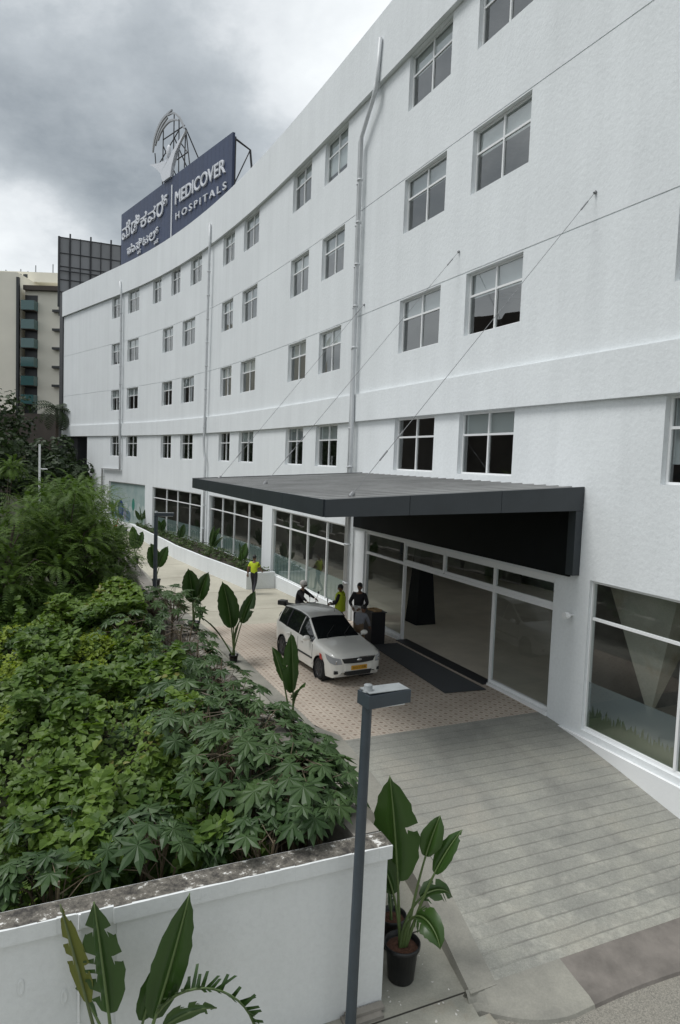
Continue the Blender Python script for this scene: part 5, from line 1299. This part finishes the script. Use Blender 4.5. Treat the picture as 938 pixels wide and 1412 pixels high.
    if hair and not helmet:
        m_=MB(); m_.ellip((-.014,0,.028),(.10,.085,.105),16,10,0,HM); m_.build('hair',M['hair'],e,True)
    if helmet:
        m_=MB(); m_.ellip((-.005,0,.035),(.135,.118,.125),18,12,0,HM); h=m_.build('helmet',M[helmet],e,True); m_=MB(); m_.ellip((.05,0,.0),(.10,.10,.06),14,8,0,HM); m_.build('visor',M['carglass'],h,True)
    if vest:
        m_=MB()
        # short vest wrapped round the torso with shoulder straps
        prof=[(V['pel']+Vector((0,0,-.10)),.225,.19),(V['sp'],.215,.18),(V['ch'],.235,.19),(V['ch']+Vector((0,0,.09)),.225,.16)]
        n=20; vs=[]; fs=[]
        for c,ry,rx in prof:
            for k in range(n): a=2*math.pi*k/n; vs.append(c+Vector((rx*math.cos(a),ry*math.sin(a),0)))
        for i in range(len(prof)-1):
            for k in range(n): fs.append((i*n+k,i*n+(k+1)%n,(i+1)*n+(k+1)%n,(i+1)*n+k))
        m_.add(vs,fs)
        for s_ in (1,-1): m_.tube([V['ch']+Vector((.10,s_*.11,.08)),V['ch']+Vector((.03,s_*.115,.165)),V['ch']+Vector((-.04,s_*.115,.165)),V['ch']+Vector((-.10,s_*.11,.08))],[.065,.07,.07,.065],8)
        m_.build('safety_vest',M[vest],e,True)
    return e
def face(s,dirx,diry): return math.atan2(diry,dirx)
# walking man in yellow shirt
person((-3.84,31.35,zg(33)+.03),R(75),'person in a yellow high-visibility shirt and dark trousers walking along the driveway',
  {'lk':(.16,.10,.50),'la':(.20,.10,.10),'lt':(.34,.11,.05),'rk':(-.06,-.10,.50),'ra':(-.30,-.10,.13),'rt':(-.17,-.11,.05),'le':(-.08,.26,1.10),'lw':(.02,.30,.88),'re':(.10,-.26,1.12),'rw':(.30,-.24,1.02)},'vest','navycloth',sleeve=False,nod=R(8),scale=1.04)
# man in yellow vest behind the car
person((.12,22.75,zg(23.5)+.03),R(165),'person in a yellow high-visibility vest holding a short stick beside the white pier',
  {'le':(.10,.26,1.12),'lw':(.30,.18,1.05),'re':(.12,-.26,1.12),'rw':(.34,-.16,1.06)},'blackcloth','navycloth',sleeve=True,nod=R(18),vest='vest',scale=.97)
e=empty('stick',(-.30,22.75,.55)); tag(e,'thin dark stick held by the person in the yellow vest','stick'); m_=MB(); m_.tube([(0.02,.02,-.45),(0,0,.50)],.014,6); m_.build('shaft',M['darksteel'],e); m_=MB(); m_.tube([(0,0,.40),(0,0,.52)],.022,6); m_.build('grip',M['rubber'],e)
# guard in black at the podium
person((.74,22.2,zg(22.8)+.03),R(250),'person in black clothes standing behind the black podium holding a white paper',
  {'le':(.06,.29,1.12),'lw':(.26,.14,1.02),'re':(.06,-.29,1.12),'rw':(.26,-.14,1.02)},'blackcloth','blackcloth',sleeve=True,nod=R(20),scale=1.05)
e=empty('paper_sheet',(.66,21.92,zg(22.8)+1.05)); e.rotation_euler=(R(35),0,R(-20)); tag(e,'white paper board held in front of the person in black','paper'); m_=MB(); m_.box(-.15,.15,-.01,.01,-.14,.14); m_.build('sheet',M['paper'],e); m_=MB(); m_.box(-.05,.05,-.016,-.0105,.10,.135); m_.build('clip',M['steel'],e)
# bending person in grey shirt
person((.72,20.55,zg(21.5)+.03),R(60),'person in a grey shirt and tan shawl stooping between the car and the podium',
  {'pel':(-.10,0,.80),'sp':(-.03,0,.93),'ch':(.10,0,1.07),'nk':(.20,0,1.17),'hd':(.25,0,1.22),'ls':(.10,.17,1.13),'le':(.22,.22,.90),'lw':(.36,.16,.78),'rs':(.10,-.17,1.13),'re':(.20,-.22,.90),'rw':(.34,-.18,.76),'lh':(-.10,.09,.77),'lk':(.08,.10,.45),'rh':(-.10,-.09,.77),'rk':(.08,-.10,.45)},'greycloth','tan',sleeve=True,nod=R(30),scale=.95)
# person behind the glass
x,y=P(25.3,-.75,0).x,P(27.6,-.75,0).y
pp=P(27.2,-.8,-.06); person(tuple(pp),R(200),'person in a white cap and shirt standing inside behind the shop glass',{},'whitecloth','navycloth',helmet=None,hair=False,scale=.97)
e=empty('cap',(pp.x,pp.y,-.06+.97*1.66)); tag(e,'white cap worn by the person behind the glass','cap'); m_=MB(); m_.ellip((0,0,.035),(.10,.09,.075),14,8); m_.build('crown',M['whitecloth'],e,True); m_=MB(); m_.ellip((-.1,-.04,.01),(.06,.06,.01),10,4); m_.build('peak',M['whitecloth'],e,True)
# motorcycle and rider
mloc=(-1.15,23.55,zg(24.9)+.03); myaw=R(-22)
mo=empty('motorcycle',mloc,myaw); tag(mo,'black motorcycle mostly hidden behind the off-white car','motorcycle')
for x_ in (.62,-.62):
    w_=empty('wheel'); w_.parent=mo; T=Matrix.Translation((x_,0,.30))@Matrix.Rotation(R(90),4,'X')
    m_=MB(); m_.lathe([(.22,.045),(.28,.05),(.30,.02),(.30,-.02),(.28,-.05),(.22,-.045)],24,T); m_.build('tyre',M['rubber'],w_,True)
    m_=MB(); m_.lathe([(.225,.03),(.20,.03),(.20,-.03),(.225,-.03)],20,T)
    for k in range(6): m_.tube([T@Vector((0,0,0)),T@Vector((.21*math.cos(k*math.pi/3),.21*math.sin(k*math.pi/3),0))],.012,5)
    m_.build('rim',M['rim'],w_)
m_=MB(); m_.ellip((.18,0,.82),(.27,.14,.13),16,10); m_.build('fuel_tank',M['moto'],mo,True)
m_=MB(); m_.hexa([Vector(p) for p in ((-.70,-.11,.76),(.0,-.12,.74),(.0,.12,.74),(-.70,.11,.76),(-.72,-.09,.86),(.0,-.10,.82),(.0,.10,.82),(-.72,.09,.86))]); m_.build('seat',M['rubber'],mo)
m_=MB(); m_.tube([(.62,.07,.30),(.44,.07,.95)],.025,8); m_.tube([(.62,-.07,.30),(.44,-.07,.95)],.025,8); m_.build('fork',M['steel'],mo)
m_=MB(); m_.tube([(.30,.36,1.03),(.42,.14,1.0),(.44,0,.98),(.42,-.14,1.0),(.30,-.36,1.03)],.016,8); hbr=m_.build('handlebar',M['darksteel'],mo)
for s_ in (1,-1):
    m_=MB(); m_.tube([(.36,s_*.28,1.03),(.40,s_*.34,1.22)],.008,5); m_.ellip((.40,s_*.36,1.27),(.02,.075,.05),12,8); m_.build('mirror',M['moto'],hbr,True)
m_=MB(); m_.ellip((.55,0,.88),(.10,.10,.10),14,10); m_.build('headlight',M['lens'],mo,True)
m_=MB(); m_.box(-.15,.30,-.13,.13,.28,.66); m_.tube([(.3,0,.5),(.45,0,.9)],.03,6); m_.tube([(-.6,0,.3),(-.1,0,.4),(-.1,0,.7),(-.6,0,.75)],.03,6); m_.build('engine',M['darksteel'],mo)
m_=MB(); m_.tube([(-.62,.11,.3),(-.5,.11,.72)],.03,6); m_.tube([(-.62,-.11,.3),(-.5,-.11,.72)],.03,6); m_.build('shock_absorber',M['steel'],mo)
m_=MB(); m_.box(-.92,-.66,-.14,.14,.78,.93); m_.build('carrier_box',M['trimblack'],mo)
ryaw=Matrix.Rotation(myaw,3,'Z')@Vector((-.18,0,0))
person((mloc[0]+ryaw.x,mloc[1]+ryaw.y,mloc[2]),myaw,'motorcycle rider in black with a white-topped helmet reaching for the handlebar',
  {'pel':(0,0,.90),'sp':(.03,0,1.05),'ch':(.09,0,1.24),'nk':(.13,0,1.39),'hd':(.16,0,1.46),'ls':(.10,.18,1.33),'le':(.30,.30,1.16),'lw':(.46,.33,1.06),'rs':(.10,-.18,1.33),'re':(.30,-.30,1.16),'rw':(.46,-.33,1.06),
   'lh':(.02,.11,.87),'lk':(.38,.22,.72),'la':(.22,.20,.34),'lt':(.36,.21,.30),'rh':(.02,-.11,.87),'rk':(.38,-.22,.72),'ra':(.22,-.20,.34),'rt':(.36,-.21,.30)},'blackcloth','navycloth',helmet='helmet',nod=R(10))
# podium with papers and tray
px=P(22.0,.95,0); yw=yaw_t(22)
e=empty('podium',(px.x,px.y,zg(22)+.03),yw); tag(e,'black upright podium desk with papers in front of the left entrance glass','podium')
m_=MB(); m_.box(-.34,.34,-.24,.24,0,1.0); m_.build('cabinet',M['podium'],e); m_=MB(); m_.box(-.37,.37,-.27,.27,1.0,1.03); m_.build('desk_top',M['podium'],e); m_=MB(); m_.box(-.30,.30,-.18,.18,.0,.03)
e2=empty('wooden_tray',(px.x+.02,px.y-.06,zg(22)+1.06),yw+.2); tag(e2,'light wooden tray lying on the black podium','tray'); m_=MB(); m_.box(-.20,.20,-.13,.13,0,.02); m_.build('base',M['wood'],e2); m_=MB()
for a in ((-.20,-.18,-.13,.13),(.18,.20,-.13,.13)): m_.box(a[0],a[1],a[2],a[3],.02,.06)
m_.box(-.18,.18,-.13,-.11,.02,.06); m_.box(-.18,.18,.11,.13,.02,.06); m_.build('rim',M['wood'],e2)

# ------------------------------------------------------------------ CAMERA, SKY, SUN
p_,r_=R(4.117),R(2.139)
fw=Vector((0,math.cos(p_),-math.sin(p_)));up=Vector((0,math.sin(p_),math.cos(p_)));rt=Vector((1,0,0))
rt2=rt*math.cos(r_)+up*math.sin(r_); up2=up*math.cos(r_)-rt*math.sin(r_)
cam=bpy.data.cameras.new('camera'); co=bpy.data.objects.new('camera',cam); COL.objects.link(co)
mw=Matrix((( rt2.x,up2.x,-fw.x,0),(rt2.y,up2.y,-fw.y,0),(rt2.z,up2.z,-fw.z,5.6),(0,0,0,1))); co.matrix_world=mw
cam.sensor_fit='VERTICAL'; cam.sensor_height=24; cam.lens=24*950/1412; cam.clip_end=2000; cam.clip_start=.05
sc.camera=co
SUN_EL,SUN_AZ=R(64),R(262)     # azimuth clockwise from +Y
w=bpy.data.worlds.new('World'); sc.world=w; w.use_nodes=True; nt=w.node_tree; L=nt.links; bg=nt.nodes['Background']
sky=N(nt,'ShaderNodeTexSky',sky_type='NISHITA'); sky.sun_disc=False; sky.sun_elevation=SUN_EL; sky.sun_rotation=SUN_AZ; sky.air_density=1.2; sky.dust_density=2.5
tc=N(nt,'ShaderNodeTexCoord'); sx=N(nt,'ShaderNodeSeparateXYZ'); L.new(tc.outputs['Generated'],sx.inputs[0])
def mth(op,a,b=None,c=None):
    n=N(nt,'ShaderNodeMath',operation=op)
    for i,x in enumerate((a,b,c)):
        if x is None: continue
        if isinstance(x,(int,float)): n.inputs[i].default_value=x
        else: L.new(x,n.inputs[i])
    return n.outputs[0]
zz=mth('ADD',mth('MAXIMUM',sx.outputs[2],0.0),.42)
cb=N(nt,'ShaderNodeCombineXYZ'); L.new(mth('DIVIDE',sx.outputs[0],zz),cb.inputs[0]); L.new(mth('DIVIDE',sx.outputs[1],zz),cb.inputs[1])
def wn_(scale,det,rough,dist,off):
    mp=N(nt,'ShaderNodeMapping'); mp.inputs['Location'].default_value=off; L.new(cb.outputs[0],mp.inputs[0])
    n=N(nt,'ShaderNodeTexNoise'); n.inputs['Scale'].default_value=scale; n.inputs['Detail'].default_value=det; n.inputs['Roughness'].default_value=rough; n.inputs['Distortion'].default_value=dist; L.new(mp.outputs[0],n.inputs['Vector']); return n.outputs['Fac']
big=wn_(.9,2,.5,.2,(2.3,4.1,0)); det=wn_(2.0,12,.60,.12,(7.1,1.3,0)); det2=wn_(5.5,10,.62,.1,(1.7,9.3,0))
v=mth('ADD',mth('ADD',mth('MULTIPLY',big,.22),mth('MULTIPLY',det,.56)),mth('MULTIPLY',det2,.26))
# dark belly of the cloud bank low in front-left, bright gap beneath it near the horizon
def blob(az,el,ra):
    a,e=R(az),R(el); dv=(math.sin(a)*math.cos(e),math.cos(a)*math.cos(e),math.sin(e))
    n=N(nt,'ShaderNodeVectorMath',operation='DOT_PRODUCT'); L.new(tc.outputs['Generated'],n.inputs[0]); n.inputs[1].default_value=dv
    mr=N(nt,'ShaderNodeMapRange',interpolation_type='SMOOTHSTEP'); L.new(n.outputs['Value'],mr.inputs[0]); mr.inputs[1].default_value=math.cos(R(ra)); mr.inputs[2].default_value=1.; return mr.outputs[0]
v=mth('ADD',v,mth('MULTIPLY',blob(-19,23,13),-.13))
v=mth('ADD',v,mth('MULTIPLY',blob(-9,22,9),-.05))
v=mth('ADD',v,mth('MULTIPLY',blob(-24,14,6.5),.19))
v=mth('ADD',v,mth('MULTIPLY',blob(-1,33,10),.05))
v=mth('ADD',v,mth('MULTIPLY',blob(-22,38,7),.04))
cr=N(nt,'ShaderNodeValToRGB'); els=cr.color_ramp.elements
els[0].position=.30; els[0].color=(2.3,2.6,2.85,1); els[1].position=.70; els[1].color=(8.4,8.7,8.8,1)
e=els.new(.46); e.color=(4.3,4.65,4.9,1); e=els.new(.56); e.color=(6.7,7.0,7.2,1)
L.new(v,cr.inputs[0])
mx=N(nt,'ShaderNodeMix',data_type='RGBA'); mx.inputs[0].default_value=.93; L.new(sky.outputs[0],mx.inputs[6]); L.new(cr.outputs[0],mx.inputs[7])
L.new(mx.outputs[2],bg.inputs[0]); bg.inputs[1].default_value=.085
sl=bpy.data.lights.new('sun','SUN'); sl.energy=1.6; sl.angle=R(22); sl.color=(1,.995,.985); so=bpy.data.objects.new('sun',sl); COL.objects.link(so)
d=Vector((math.sin(SUN_AZ)*math.cos(SUN_EL),math.cos(SUN_AZ)*math.cos(SUN_EL),math.sin(SUN_EL))); so.rotation_euler=d.to_track_quat('Z','Y').to_euler()
sc.view_settings.view_transform='Standard'; sc.view_settings.look='None'; sc.view_settings.gamma=1; sc.view_settings.exposure=.55
sc.cycles.max_bounces=7; sc.cycles.transparent_max_bounces=12; sc.cycles.diffuse_bounces=4; sc.cycles.glossy_bounces=3
sc.cycles.sample_clamp_indirect=6
